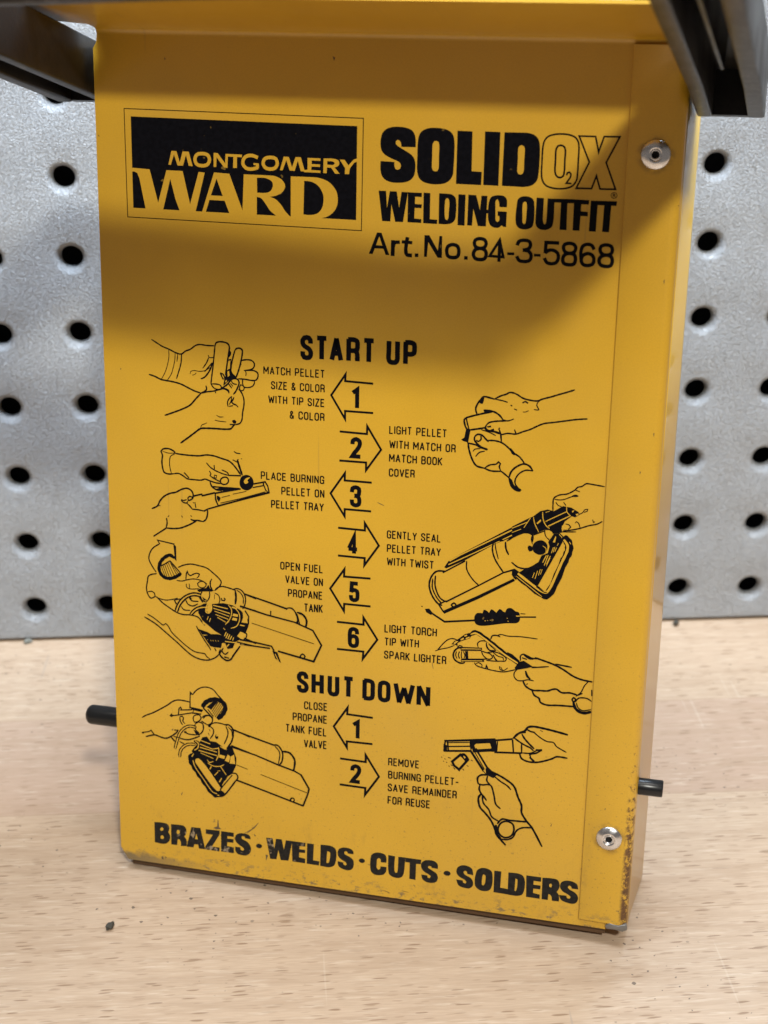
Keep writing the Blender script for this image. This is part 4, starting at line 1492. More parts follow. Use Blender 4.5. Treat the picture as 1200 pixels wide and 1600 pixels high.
s 51.9 10646,2612 10768,2764 10952,2758 11189,2765 11426,2780
s 46.3 11579,2629 11307,2588 11165,2486 11065,2267 10921,2185 10756,2180
s 77.8 10611,2566 10639,2326 10768,2153
@scratch_mark 0
s 17.3 3717,1319 3815,1393 3940,1485 4023,1586
s 11.5 3647,1264 3717,1319
s 20.2 3740,1297 3907,1461 4074,1662
f 0 2878,1381! 2895,1591! 2915,1579! 2928,1359! 3003,1317! 2849,1282! 2765,1320!
f 0 1212,186! 1256,208! 1273,105! 1216,111!
f 0 1313,202! 1370,195! 1340,130!
f 0 3934,1317! 4002,1254! 3961,1233!
s 17 7586,138 7653,135 7801,85
s 14.1 8132,212 8319,192
f 0 8875,243! 8915,235! 8897,209!
f 0 6005,21799! 6066,21772! 6036,21700!
f 0 1849,21700! 1880,21656! 1847,21626!
f 0 72,19850! 121,19806! 87,19805!
f 0 13927,17032! 13954,17063! 13947,16945!
f 0 14133,18750! 14162,18737! 14135,18721!
f 0 456,14073! 491,14059! 455,14023!
f 0 13945,13430! 13973,13448! 13966,13338!
f 0 13693,12482! 13724,12468! 13699,12403!
s 13.8 8774,6954 8812,6781
s 16.6 7429,11038 7263,11106
f 0 13403,3475! 13433,3516! 13421,3441!
f 0 12037,2759! 12083,2840! 12056,2725!
f 0 1839,2233! 1896,2300! 1856,2177!
f 0 1603,4134! 1660,4180! 1639,4101!
f 0 9268,8756! 9316,8778! 9285,8723!
f 0 4272,722! 4345,714! 4289,527!
@step_caption 1
s 31.1 4292,14193! 4292,14369! 4349,14246! 4405,14369! 4405,14193!
s 31.1 4460,14193! 4506,14370! 4553,14193!
s 31.1 4476,14246! 4536,14246!
s 31.1 4607,14370! 4692,14370!
s 31.1 4649,14370! 4649,14194!
s 31.1 4831,14318 4831,14346 4815,14367 4789,14371 4762,14367 4746,14346 4746,14283 4746,14219 4762,14198 4789,14194 4815,14198 4831,14219 4831,14247
s 31.1 4886,14195! 4886,14371!
s 31.1 4970,14195! 4970,14371!
s 31.1 4886,14287! 4970,14287!
s 31.1 5110,14196! 5110,14372!
s 31.1 5110,14372 5166,14372 5190,14360 5194,14325 5190,14288 5166,14275 5110,14275
s 31.1 5326,14373! 5249,14373! 5249,14196! 5326,14196!
s 31.1 5249,14288! 5315,14288!
s 31.1 5380,14373! 5380,14197! 5453,14197!
s 31.1 5507,14374! 5507,14197! 5580,14197!
s 31.1 5711,14374! 5634,14374! 5634,14198! 5711,14198!
s 31.1 5634,14290! 5701,14290!
s 31.1 5766,14375! 5850,14375!
s 31.1 5808,14375! 5808,14198!
s 31.3 4570,13956 4568,13981 4552,13998 4530,14002 4507,13997 4491,13977 4491,13949 4507,13928 4554,13903 4572,13878 4572,13851 4556,13830 4530,13825 4505,13830 4491,13850 4491,13874
s 31.3 4627,13826! 4627,14003!
s 31.3 4680,14003! 4758,14003! 4680,13826! 4758,13826!
s 31.3 4886,14004! 4811,14004! 4811,13827! 4886,13827!
s 31.3 4811,13919! 4876,13919!
s 31.3 5104,13828 5071,13890 5037,13948 5035,13984 5057,14005 5081,13987 5077,13956 5041,13917 5022,13881 5028,13842 5053,13828 5081,13839 5104,13895
s 31.3 5322,13953 5322,13982 5307,14003 5281,14007 5256,14003 5240,13982 5240,13918 5240,13854 5256,13833 5281,13829 5307,13833 5322,13854 5322,13882
c 31.3 5375,13874 5381,13844 5417,13830 5452,13844 5458,13874 5458,13963 5452,13993 5417,14007 5381,13993 5375,13963
s 31.3 5511,14008! 5511,13831! 5582,13831!
c 31.3 5635,13876 5641,13846 5676,13832 5711,13846 5717,13876 5717,13965 5711,13995 5676,14009 5641,13995 5635,13965
s 31.3 5770,13833! 5770,14010!
s 31.3 5770,14010 5825,14010 5849,13997 5853,13964 5849,13930 5825,13918 5770,13918
s 31.3 5821,13918 5845,13907 5851,13886 5853,13833
s 31.5 4418,13640! 4449,13462! 4485,13604! 4522,13462! 4552,13640!
s 31.5 4607,13462! 4607,13641!
s 31.5 4661,13641! 4746,13641!
s 31.5 4704,13641! 4704,13462!
s 31.5 4801,13463! 4801,13641!
s 31.5 4886,13463! 4886,13641!
s 31.5 4801,13555! 4886,13555!
s 31.5 5025,13641! 5110,13641!
s 31.5 5068,13641! 5068,13463!
s 31.5 5165,13464! 5165,13642!
s 31.5 5220,13464! 5220,13642!
s 31.5 5220,13642 5276,13642 5301,13629 5305,13594 5301,13556 5276,13544 5220,13544
s 31.5 5525,13596 5523,13621 5507,13639 5485,13642 5460,13637 5444,13617 5444,13589 5460,13568 5509,13543 5527,13518 5527,13491 5511,13469 5485,13464 5458,13469 5444,13489 5444,13514
s 31.5 5584,13464! 5584,13643!
s 31.5 5638,13643! 5719,13643! 5638,13465! 5719,13465!
s 31.5 5851,13643! 5774,13643! 5774,13465! 5851,13465!
s 31.5 5774,13558! 5841,13558!
s 31.5 5063,13105 5028,13167 4993,13226 4990,13262 5013,13283 5038,13266 5034,13233 4997,13194 4976,13158 4982,13119 5009,13105 5038,13115 5063,13173
s 31.5 5293,13230 5293,13258 5277,13280 5250,13283 5223,13280 5206,13258 5206,13194 5206,13130 5223,13108 5250,13105 5277,13108 5293,13130 5293,13158
c 31.5 5349,13149 5356,13119 5393,13104 5430,13119 5436,13149 5436,13238 5430,13269 5393,13283 5356,13269 5349,13238
s 31.5 5493,13283! 5493,13104! 5567,13104!
c 31.5 5623,13149 5629,13118 5667,13104 5704,13118 5710,13149 5710,13238 5704,13269 5667,13283 5629,13269 5623,13238
s 31.5 5766,13104! 5766,13283!
s 31.5 5766,13283 5824,13283 5849,13270 5853,13236 5849,13202 5824,13190 5766,13190
s 31.5 5820,13190 5845,13179 5851,13158 5853,13104
@step_caption 2
s 31.8 7540,13094! 7540,12914! 7613,12914!
s 31.8 7667,12915! 7667,13096!
s 31.8 7806,13046 7806,13071 7790,13093 7764,13096 7737,13093 7721,13071 7721,13006 7721,12941 7737,12920 7764,12916 7790,12920 7806,12941 7806,12979
s 31.8 7766,13001! 7806,13001! 7806,12916!
s 31.8 7860,12917! 7860,13098!
s 31.8 7945,12917! 7945,13098!
s 31.8 7860,13011! 7945,13011!
s 31.8 7999,13099! 8083,13099!
s 31.8 8041,13099! 8041,12919!
s 31.8 8222,12921! 8222,13101!
s 31.8 8222,13101 8278,13101 8303,13089 8307,13053 8303,13015 8278,13002 8222,13002
s 31.8 8437,13103! 8361,13103! 8361,12923! 8437,12923!
s 31.8 8361,13016! 8427,13016!
s 31.8 8492,13104! 8492,12924! 8564,12924!
s 31.8 8618,13106! 8618,12925! 8691,12925!
s 31.8 8822,13107! 8745,13107! 8745,12927! 8822,12927!
s 31.8 8745,13020! 8811,13020!
s 31.8 8876,13108! 8960,13108!
s 31.8 8918,13108! 8918,12928!
s 32 7548,12730! 7578,12549! 7614,12694! 7651,12549! 7681,12730!
s 32 7735,12551! 7735,12732!
s 32 7790,12733! 7874,12733!
s 32 7832,12733! 7832,12552!
s 32 7929,12553! 7929,12735!
s 32 8014,12553! 8014,12735!
s 32 7929,12648! 8014,12648!
s 32 8153,12556! 8153,12737! 8209,12610! 8266,12737! 8266,12556!
s 32 8320,12558! 8366,12739! 8413,12558!
s 32 8336,12612! 8397,12612!
s 32 8467,12741! 8552,12741!
s 32 8510,12741! 8510,12559!
s 32 8691,12688 8691,12717 8675,12739 8649,12742 8623,12739 8606,12717 8606,12652 8606,12586 8623,12565 8649,12561 8675,12565 8691,12586 8691,12615
s 32 8746,12563! 8746,12744!
s 32 8830,12563! 8830,12744!
s 32 8746,12657! 8830,12657!
c 32 8969,12610 8975,12580 9012,12565 9048,12580 9054,12610 9054,12701 9048,12732 9012,12746 8975,12732 8969,12701
s 32 9109,12567! 9109,12748!
s 32 9109,12748 9165,12748 9189,12735 9193,12701 9189,12666 9165,12654 9109,12654
s 32 9161,12654 9185,12643 9191,12621 9193,12567
s 32.2 7550,12199! 7550,12381! 7607,12254! 7663,12381! 7663,12199!
s 32.2 7718,12201! 7764,12383! 7811,12201!
s 32.2 7734,12255! 7795,12255!
s 32.2 7865,12384! 7950,12384!
s 32.2 7908,12384! 7908,12202!
s 32.2 8090,12331 8090,12360 8073,12382 8047,12385 8021,12382 8005,12360 8005,12294 8005,12229 8021,12207 8047,12203 8073,12207 8090,12229 8090,12258
s 32.2 8144,12205! 8144,12387!
s 32.2 8229,12205! 8229,12387!
s 32.2 8144,12299! 8229,12299!
s 32.2 8368,12207! 8368,12389!
s 32.2 8368,12389 8425,12389 8449,12371 8449,12323 8425,12303 8368,12303
s 32.2 8368,12303 8429,12303 8453,12283 8453,12225 8429,12207 8368,12207
c 32.2 8508,12253 8514,12222 8550,12208 8586,12222 8592,12253 8592,12345 8586,12375 8550,12390 8514,12375 8508,12345
c 32.2 8647,12255 8653,12224 8689,12209 8726,12224 8732,12255 8732,12346 8726,12377 8689,12391 8653,12377 8647,12346
s 32.2 8786,12210! 8786,12393!
s 32.2 8871,12393! 8786,12283!
s 32.2 8814,12311! 8871,12210!
s 31.7 7636,11951 7636,11979 7620,12001 7595,12004 7569,12001 7553,11979 7553,11915 7553,11850 7569,11828 7595,11825 7620,11828 7636,11850 7636,11879
c 31.7 7690,11873 7696,11843 7731,11829 7767,11843 7773,11873 7773,11963 7767,11994 7731,12008 7696,11994 7690,11963
s 31.7 7826,12012! 7872,11832! 7917,12012!
s 31.7 8046,12016! 7971,12016! 7971,11836! 8046,11836!
s 31.7 7971,11929! 8036,11929!
s 31.7 8100,11840! 8100,12019!
s 31.7 8100,12019 8155,12019 8179,12007 8183,11972 8179,11938 8155,11926 8100,11926
s 31.7 8151,11926 8175,11915 8181,11893 8183,11840
@step_caption 3
s 32.5 4210,11463! 4210,11647!
s 32.5 4210,11647 4268,11647 4293,11634 4297,11598 4293,11559 4268,11546 4210,11546
s 32.5 4353,11648! 4353,11464! 4428,11464!
s 32.5 4483,11466! 4531,11650! 4579,11466!
s 32.5 4500,11521! 4562,11521!
s 32.5 4722,11596 4722,11625 4705,11647 4678,11651 4651,11647 4635,11625 4635,11559 4635,11493 4651,11471 4678,11467 4705,11471 4722,11493 4722,11522
s 32.5 4856,11652! 4777,11652! 4777,11468! 4856,11468!
s 32.5 4777,11564! 4846,11564!
s 32.5 4999,11470! 4999,11654!
s 32.5 4999,11654 5057,11654 5082,11636 5082,11588 5057,11568 4999,11568
s 32.5 4999,11568 5061,11568 5086,11547 5086,11488 5061,11470 4999,11470
s 32.5 5142,11655 5142,11563 5142,11501 5156,11477 5185,11471 5214,11477 5229,11501 5229,11563 5229,11655
s 32.5 5284,11473! 5284,11657!
s 32.5 5284,11657 5342,11657 5367,11644 5371,11609 5367,11574 5342,11561 5284,11561
s 32.5 5338,11561 5363,11550 5369,11528 5371,11473
s 32.5 5427,11474! 5427,11658! 5514,11474! 5514,11658!
s 32.5 5570,11475! 5570,11659!
s 32.5 5626,11476! 5626,11660! 5713,11476! 5713,11660!
s 32.5 5856,11609 5856,11635 5839,11657 5812,11661 5785,11657 5769,11635 5769,11569 5769,11503 5785,11480 5812,11477 5839,11480 5856,11503 5856,11541
s 32.5 5814,11563! 5856,11563! 5856,11477!
s 32.6 4755,11099! 4755,11284!
s 32.6 4755,11284 4811,11284 4836,11271 4840,11234 4836,11195 4811,11182 4755,11182
s 32.6 4971,11286! 4894,11286! 4894,11101! 4971,11101!
s 32.6 4894,11197! 4961,11197!
s 32.6 5026,11287! 5026,11103! 5099,11103!
s 32.6 5154,11289! 5154,11105! 5227,11105!
s 32.6 5358,11291! 5281,11291! 5281,11106! 5358,11106!
s 32.6 5281,11202! 5348,11202!
s 32.6 5413,11293! 5498,11293!
s 32.6 5455,11293! 5455,11108!
c 32.6 5638,11158 5644,11126 5680,11111 5717,11126 5723,11158 5723,11250 5717,11281 5680,11296 5644,11281 5638,11250
s 32.6 5778,11113! 5778,11298! 5863,11113! 5863,11298!
s 32.8 4481,10725! 4481,10911!
s 32.8 4481,10911 4536,10911 4560,10898 4564,10860 4560,10821 4536,10808 4481,10808
s 32.8 4693,10914! 4617,10914! 4617,10728! 4693,10728!
s 32.8 4617,10825! 4683,10825!
s 32.8 4746,10917! 4746,10731! 4818,10731!
s 32.8 4871,10920! 4871,10734! 4943,10734!
s 32.8 5072,10923! 4996,10923! 4996,10737! 5072,10737!
s 32.8 4996,10834! 5062,10834!
s 32.8 5125,10926! 5209,10926!
s 32.8 5167,10926! 5167,10740!
s 32.8 5346,10931! 5429,10931!
s 32.8 5387,10931! 5387,10745!
s 32.8 5483,10748! 5483,10934!
s 32.8 5483,10934 5538,10934 5562,10921 5566,10886 5562,10851 5538,10838 5483,10838
s 32.8 5534,10838 5558,10826 5564,10804 5566,10748
s 32.8 5619,10752! 5665,10937! 5711,10752!
s 32.8 5635,10807! 5695,10807!
s 32.8 5764,10941! 5808,10839! 5852,10941!
s 32.8 5808,10839! 5808,10755!
@step_caption 4
s 32.5 7615,10333 7615,10359 7600,10381 7574,10384 7548,10381 7533,10359 7533,10292 7533,10226 7548,10204 7574,10200 7600,10204 7615,10226 7615,10265
s 32.5 7576,10287! 7615,10287! 7615,10200!
s 32.5 7743,10386! 7668,10386! 7668,10202! 7743,10202!
s 32.5 7668,10298! 7733,10298!
s 32.5 7796,10204! 7796,10388! 7879,10204! 7879,10388!
s 32.5 7932,10389! 8015,10389!
s 32.5 7973,10389! 7973,10205!
s 32.5 8068,10391! 8068,10207! 8138,10207!
s 32.5 8192,10392! 8235,10291! 8278,10392!
s 32.5 8235,10291! 8235,10208!
s 32.5 8493,10347 8491,10373 8475,10392 8453,10395 8430,10390 8414,10369 8414,10340 8430,10318 8477,10292 8494,10266 8494,10239 8479,10217 8453,10211 8428,10217 8414,10237 8414,10263
s 32.5 8624,10397! 8550,10397! 8550,10213! 8624,10213!
s 32.5 8550,10309! 8614,10309!
s 32.5 8677,10214! 8723,10398! 8768,10214!
s 32.5 8693,10270! 8752,10270!
s 32.5 8821,10400! 8821,10216! 8892,10216!
s 32.7 7540,9833! 7540,10018!
s 32.7 7540,10018 7595,10018 7619,10005 7623,9968 7619,9930 7595,9917 7540,9917
s 32.7 7751,10021! 7676,10021! 7676,9836! 7751,9836!
s 32.7 7676,9932! 7741,9932!
s 32.7 7804,10023! 7804,9838! 7875,9838!
s 32.7 7928,10025! 7928,9840! 7999,9840!
s 32.7 8127,10028! 8053,10028! 8053,9842! 8127,9842!
s 32.7 8053,9939! 8118,9939!
s 32.7 8181,10030! 8264,10030!
s 32.7 8222,10030! 8222,9845!
s 32.7 8400,10034! 8482,10034!
s 32.7 8441,10034! 8441,9849!
s 32.7 8536,9851! 8536,10036!
s 32.7 8536,10036 8591,10036 8615,10023 8619,9988 8615,9953 8591,9940 8536,9940
s 32.7 8587,9940 8611,9929 8617,9907 8619,9851
s 32.7 8672,9853! 8717,10039! 8762,9853!
s 32.7 8688,9909! 8747,9909!
s 32.7 8816,10041! 8859,9939! 8902,10041!
s 32.7 8859,9939! 8859,9856!
s 32.8 7547,9669! 7576,9483! 7612,9631! 7648,9483! 7677,9669!
s 32.8 7731,9485! 7731,9671!
s 32.8 7784,9672! 7867,9672!
s 32.8 7826,9672! 7826,9486!
s 32.8 7920,9488! 7920,9674!
s 32.8 8004,9488! 8004,9674!
s 32.8 7920,9585! 8004,9585!
s 32.8 8140,9678! 8223,9678!
s 32.8 8182,9678! 8182,9492!
s 32.8 8276,9680! 8306,9494! 8342,9643! 8377,9494! 8407,9680!
s 32.8 8460,9496! 8460,9683!
s 32.8 8593,9635 8591,9661 8575,9680 8553,9683 8530,9678 8514,9657 8514,9628 8530,9605 8577,9579 8595,9553 8595,9525 8579,9503 8553,9497 8528,9503 8514,9523 8514,9549
s 32.8 8650,9685! 8733,9685!
s 32.8 8692,9685! 8692,9499!
@step_caption 5
c 33.6 4724,9130 4730,9098 4767,9083 4804,9098 4810,9130 4810,9225 4804,9258 4767,9273 4730,9258 4724,9225
s 33.6 4865,9084! 4865,9274!
s 33.6 4865,9274 4922,9274 4946,9261 4950,9223 4946,9183 4922,9169 4865,9169
s 33.6 5083,9275! 5005,9275! 5005,9085! 5083,9085!
s 33.6 5005,9184! 5072,9184!
s 33.6 5138,9086! 5138,9276! 5223,9086! 5223,9276!
s 33.6 5439,9278! 5364,9278! 5364,9088!
s 33.6 5364,9183! 5429,9183!
s 33.6 5494,9279 5494,9184 5494,9120 5508,9095 5537,9089 5565,9095 5579,9120 5579,9184 5579,9279
s 33.6 5712,9281! 5634,9281! 5634,9090! 5712,9090!
s 33.6 5634,9189! 5702,9189!
s 33.6 5767,9282! 5767,9092! 5840,9092!
s 33.7 4858,8918! 4903,8727! 4948,8918!
s 33.7 5001,8728! 5047,8919! 5092,8728!
s 33.7 5017,8785! 5076,8785!
s 33.7 5145,8920! 5145,8729! 5216,8729!
s 33.7 5269,8921! 5315,8730! 5360,8921!
s 33.7 5488,8922! 5413,8922! 5413,8731! 5488,8731!
s 33.7 5413,8830! 5478,8830!
c 33.7 5624,8780 5630,8748 5665,8732 5701,8748 5707,8780 5707,8876 5701,8908 5665,8924 5630,8908 5624,8876
s 33.7 5760,8733! 5760,8925! 5842,8733! 5842,8925!
s 33.9 4931,8353! 4931,8545!
s 33.9 4931,8545 4987,8545 5010,8532 5014,8494 5010,8453 4987,8440 4931,8440
s 33.9 5068,8356! 5068,8548!
s 33.9 5068,8548 5123,8548 5146,8534 5150,8498 5146,8461 5123,8448 5068,8448
s 33.9 5119,8448 5142,8436 5148,8413 5150,8356
c 33.9 5204,8406 5210,8373 5245,8358 5281,8373 5287,8406 5287,8502 5281,8534 5245,8550 5210,8534 5204,8502
s 33.9 5340,8360! 5340,8552!
s 33.9 5340,8552 5395,8552 5419,8539 5423,8500 5419,8460 5395,8446 5340,8446
s 33.9 5476,8362! 5521,8554! 5567,8362!
s 33.9 5492,8420! 5551,8420!
s 33.9 5620,8365! 5620,8557! 5703,8365! 5703,8557!
s 33.9 5831,8559! 5756,8559! 5756,8367! 5831,8367!
s 33.9 5756,8467! 5821,8467!
s 35.4 5367,8190! 5446,8190!
s 35.4 5406,8190! 5406,7990!
s 35.4 5496,7995! 5540,8195! 5583,7995!
s 35.4 5511,8055! 5568,8055!
s 35.4 5633,8000! 5633,8200! 5712,8000! 5712,8200!
s 35.4 5763,8005! 5763,8205!
s 35.4 5842,8205! 5763,8085!
s 35.4 5789,8115! 5842,8005!
@step_caption 6
s 34.5 7520,7852! 7520,7656! 7593,7656!
s 34.5 7649,7659! 7649,7855!
s 34.5 7790,7801 7790,7829 7774,7852 7747,7856 7720,7852 7704,7829 7704,7759 7704,7688 7720,7665 7747,7661 7774,7665 7790,7688 7790,7729
s 34.5 7749,7753! 7790,7753! 7790,7661!
s 34.5 7845,7664! 7845,7860!
s 34.5 7931,7664! 7931,7860!
s 34.5 7845,7766! 7931,7766!
s 34.5 7986,7863! 8072,7863!
s 34.5 8029,7863! 8029,7668!
s 34.5 8213,7869! 8299,7869!
s 34.5 8256,7869! 8256,7674!
c 34.5 8355,7726 8361,7693 8398,7677 8434,7693 8441,7726 8441,7824 8434,7857 8398,7872 8361,7857 8355,7824
s 34.5 8496,7681! 8496,7876!
s 34.5 8496,7876 8553,7876 8578,7862 8582,7825 8578,7788 8553,7774 8496,7774
s 34.5 8549,7774 8574,7763 8580,7739 8582,7681
s 34.5 8723,7821 8723,7852 8707,7875 8680,7879 8653,7875 8637,7852 8637,7782 8637,7711 8653,7688 8680,7684 8707,7688 8723,7711 8723,7743
s 34.5 8778,7688! 8778,7883!
s 34.5 8864,7688! 8864,7883!
s 34.5 8778,7789! 8864,7789!
s 33.9 7526,7486! 7611,7486!
s 33.9 7569,7486! 7569,7293!
s 33.9 7665,7300! 7665,7492!
s 33.9 7719,7302! 7719,7494!
s 33.9 7719,7494 7775,7494 7799,7481 7803,7442 7799,7402 7775,7388 7719,7388
s 33.9 7942,7504! 7972,7312! 8008,7466! 8044,7312! 8074,7504!
s 33.9 8129,7320! 8129,7512!
s 33.9 8183,7515! 8267,7515!
s 33.9 8225,7515! 8225,7322!
s 33.9 8321,7329! 8321,7521!
s 33.9 8406,7329! 8406,7521!
s 33.9 8321,7429! 8406,7429!
s 34.1 7605,7076 7603,7103 7587,7122 7565,7126 7540,7120 7524,7099 7524,7068 7540,7045 7589,7018 7607,6991 7607,6962 7591,6938 7565,6933 7538,6938 7524,6960 7524,6987
s 34.1 7664,6935! 7664,7128!
s 34.1 7664,7128 7720,7128 7745,7115 7749,7076 7745,7036 7720,7022 7664,7022
s 34.1 7803,6937! 7850,7131! 7896,6937!
s 34.1 7819,6995! 7880,6995!
s 34.1 7951,6940! 7951,7133!
s 34.1 7951,7133 8007,7133 8032,7120 8036,7083 8032,7046 8007,7033 7951,7033
s 34.1 8003,7033 8027,7021 8034,6998 8036,6940
s 34.1 8090,6942! 8090,7136!
s 34.1 8175,7136! 8090,7020!
s 34.1 8118,7049! 8175,6942!
s 34.1 8315,7139! 8315,6946! 8387,6946!
s 34.1 8442,6948! 8442,7141!
s 34.1 8581,7088 8581,7115 8565,7139 8539,7142 8513,7139 8496,7115 8496,7046 8496,6976 8513,6953 8539,6949 8565,6953 8581,6976 8581,7017
s 34.1 8541,7040! 8581,7040! 8581,6949!
s 34.1 8636,6951! 8636,7145!
s 34.1 8721,6951! 8721,7145!
s 34.1 8636,7052! 8721,7052!
s 34.1 8775,7147! 8860,7147!
s 34.1 8818,7147! 8818,6954!
s 34.1 8992,7149! 8915,7149! 8915,6956! 8992,6956!
s 34.1 8915,7057! 8982,7057!
s 34.1 9046,6958! 9046,7152!
s 34.1 9046,7152 9103,7152 9127,7138 9131,7101 9127,7065 9103,7051 9046,7051
s 34.1 9099,7051 9123,7039 9129,7016 9131,6958
@step_caption 7
s 35.3 5461,5375 5461,5407 5445,5431 5419,5435 5394,5431 5378,5407 5378,5335 5378,5263 5394,5239 5419,5235 5445,5239 5461,5263 5461,5295
s 35.3 5514,5439! 5514,5240! 5585,5240!
c 35.3 5638,5293 5644,5259 5680,5243 5715,5259 5721,5293 5721,5393 5715,5427 5680,5443 5644,5427 5638,5393
s 35.3 5853,5395 5851,5423 5835,5443 5814,5447 5790,5441 5774,5419 5774,5387 5790,5363 5837,5335 5855,5308 5855,5278 5839,5254 5814,5248 5788,5254 5774,5276 5774,5304
s 35.3 5985,5452! 5910,5452! 5910,5252! 5985,5252!
s 35.3 5910,5356! 5976,5356!
s 35.5 5062,4870! 5062,5071!
s 35.5 5062,5071 5119,5071 5143,5057 5147,5017 5143,4974 5119,4960 5062,4960
s 35.5 5202,4872! 5202,5074!
s 35.5 5202,5074 5258,5074 5282,5060 5287,5021 5282,4983 5258,4969 5202,4969
s 35.5 5254,4969 5278,4957 5284,4933 5287,4872
c 35.5 5341,4925 5347,4891 5383,4875 5420,4891 5426,4925 5426,5026 5420,5060 5383,5076 5347,5060 5341,5026
s 35.5 5480,4878! 5480,5079!
s 35.5 5480,5079 5537,5079 5561,5065 5565,5025 5561,4982 5537,4968 5480,4968
s 35.5 5620,4881! 5666,5082! 5713,4881!
s 35.5 5636,4941! 5696,4941!
s 35.5 5767,4883! 5767,5085! 5852,4883! 5852,5085!
s 35.5 5983,5087! 5906,5087! 5906,4886! 5983,4886!
s 35.5 5906,4991! 5973,4991!
s 35.7 4866,4714! 4949,4714!
s 35.7 4907,4714! 4907,4511!
s 35.7 5003,4512! 5049,4715! 5094,4512!
s 35.7 5019,4573! 5078,4573!
s 35.7 5148,4513! 5148,4715! 5231,4513! 5231,4715!
s 35.7 5285,4514! 5285,4716!
s 35.7 5369,4716! 5285,4595!
s 35.7 5313,4625! 5369,4514!
s 35.7 5579,4718! 5506,4718! 5506,4515!
s 35.7 5506,4616! 5569,4616!
s 35.7 5633,4718 5633,4617 5633,4548 5647,4522 5675,4516 5703,4522 5716,4548 5716,4617 5716,4718
s 35.7 5846,4719! 5770,4719! 5770,4517! 5846,4517!
s 35.7 5770,4622! 5836,4622!
s 35.7 5899,4720! 5899,4517! 5971,4517!
s 35.8 5376,4325! 5420,4122! 5463,4325!
s 35.8 5514,4129! 5557,4332! 5600,4129!
s 35.8 5529,4190! 5585,4190!
s 35.8 5651,4340! 5651,4136! 5719,4136!
s 35.8 5770,4346! 5813,4143! 5856,4346!
s 35.8 5979,4353! 5907,4353! 5907,4150! 5979,4150!
s 35.8 5907,4256! 5969,4256!
@step_caption 8
s 34.7 7691,3904! 7691,4100!
s 34.7 7691,4100 7748,4100 7772,4087 7776,4049 7772,4012 7748,3998 7691,3998
s 34.7 7744,3998 7768,3986 7774,3963 7776,3904
s 34.7 7909,4105! 7831,4105! 7831,3908! 7909,3908!
s 34.7 7831,4011! 7899,4011!
s 34.7 7964,3912! 7964,4109! 8021,3971! 8078,4109! 8078,3912!
c 34.7 8133,3967 8139,3934 8175,3918 8212,3934 8218,3967 8218,4065 8212,4099 8175,4115 8139,4099 8133,4065
s 34.7 8273,4119! 8320,3922! 8367,4119!
s 34.7 8499,4124! 8422,4124! 8422,3927! 8499,3927!
s 34.7 8422,4029! 8489,4029!
s 34.9 7698,3529! 7698,3726!
s 34.9 7698,3726 7756,3726 7781,3707 7781,3655 7756,3634 7698,3634
s 34.9 7698,3634 7760,3634 7785,3612 7785,3548 7760,3529 7698,3529
s 34.9 7841,3729 7841,3631 7841,3563 7855,3538 7884,3532 7913,3538 7927,3563 7927,3631 7927,3729
s 34.9 7983,3535! 7983,3732!
s 34.9 7983,3732 8041,3732 8065,3719 8070,3681 8065,3643 8041,3630 7983,3630
s 34.9 8037,3630 8061,3618 8068,3594 8070,3535
s 34.9 8125,3538! 8125,3735! 8212,3538! 8212,3735!
s 34.9 8268,3541! 8268,3738!
s 34.9 8323,3542! 8323,3740! 8410,3542! 8410,3740!
s 34.9 8552,3687 8552,3715 8536,3739 8509,3743 8482,3739 8465,3715 8465,3644 8465,3572 8482,3549 8509,3545 8536,3549 8552,3572 8552,3614
s 34.9 8511,3638! 8552,3638! 8552,3545!
s 34.9 8694,3550! 8694,3747!
s 34.9 8694,3747 8752,3747 8777,3734 8781,3694 8777,3652 8752,3639 8694,3639
s 34.9 8915,3750! 8837,3750! 8837,3553! 8915,3553!
s 34.9 8837,3655! 8905,3655!
s 34.9 8971,3753! 8971,3555! 9045,3555!
s 34.9 9101,3756! 9101,3558! 9175,3558!
s 34.9 9309,3759! 9230,3759! 9230,3561! 9309,3561!
s 34.9 9230,3664! 9298,3664!
s 34.9 9364,3761! 9451,3761!
s 34.9 9408,3761! 9408,3564!
s 34.9 9507,3656! 9569,3656!
s 35.1 7779,3303 7777,3331 7760,3350 7737,3354 7713,3348 7696,3327 7696,3295 7713,3271 7762,3243 7781,3215 7781,3185 7764,3162 7737,3156 7711,3162 7696,3183 7696,3211
s 35.1 7839,3158! 7887,3357! 7934,3158!
s 35.1 7856,3218! 7918,3218!
s 35.1 7990,3360! 8038,3162! 8086,3360!
s 35.1 8220,3363! 8141,3363! 8141,3165! 8220,3165!
s 35.1 8141,3268! 8210,3268!
s 35.1 8363,3169! 8363,3368!
s 35.1 8363,3368 8421,3368 8446,3354 8450,3316 8446,3278 8421,3265 8363,3265
s 35.1 8417,3265 8442,3253 8448,3229 8450,3169
s 35.1 8585,3371! 8506,3371! 8506,3172! 8585,3172!
s 35.1 8506,3275! 8575,3275!
s 35.1 8641,3175! 8641,3374! 8699,3234! 8757,3374! 8757,3175!
s 35.1 8813,3178! 8860,3377! 8908,3178!
s 35.1 8829,3238! 8892,3238!
s 35.1 8964,3181! 8964,3380!
s 35.1 9020,3182! 9020,3381! 9107,3182! 9107,3381!
s 35.1 9163,3185 9163,3384
s 35.1 9163,3384 9215,3384 9242,3372 9250,3344 9250,3285 9250,3225 9242,3197 9215,3185 9163,3185
s 35.1 9385,3387! 9306,3387! 9306,3188! 9385,3188!
s 35.1 9306,3292! 9374,3292!
s 35.1 9441,3191! 9441,3390!
s 35.1 9441,3390 9499,3390 9523,3376 9528,3338 9523,3300 9499,3286 9441,3286
s 35.1 9494,3286 9519,3274 9526,3251 9528,3191
s 35.3 7774,2981! 7698,2981! 7698,2781!
s 35.3 7698,2881! 7763,2881!
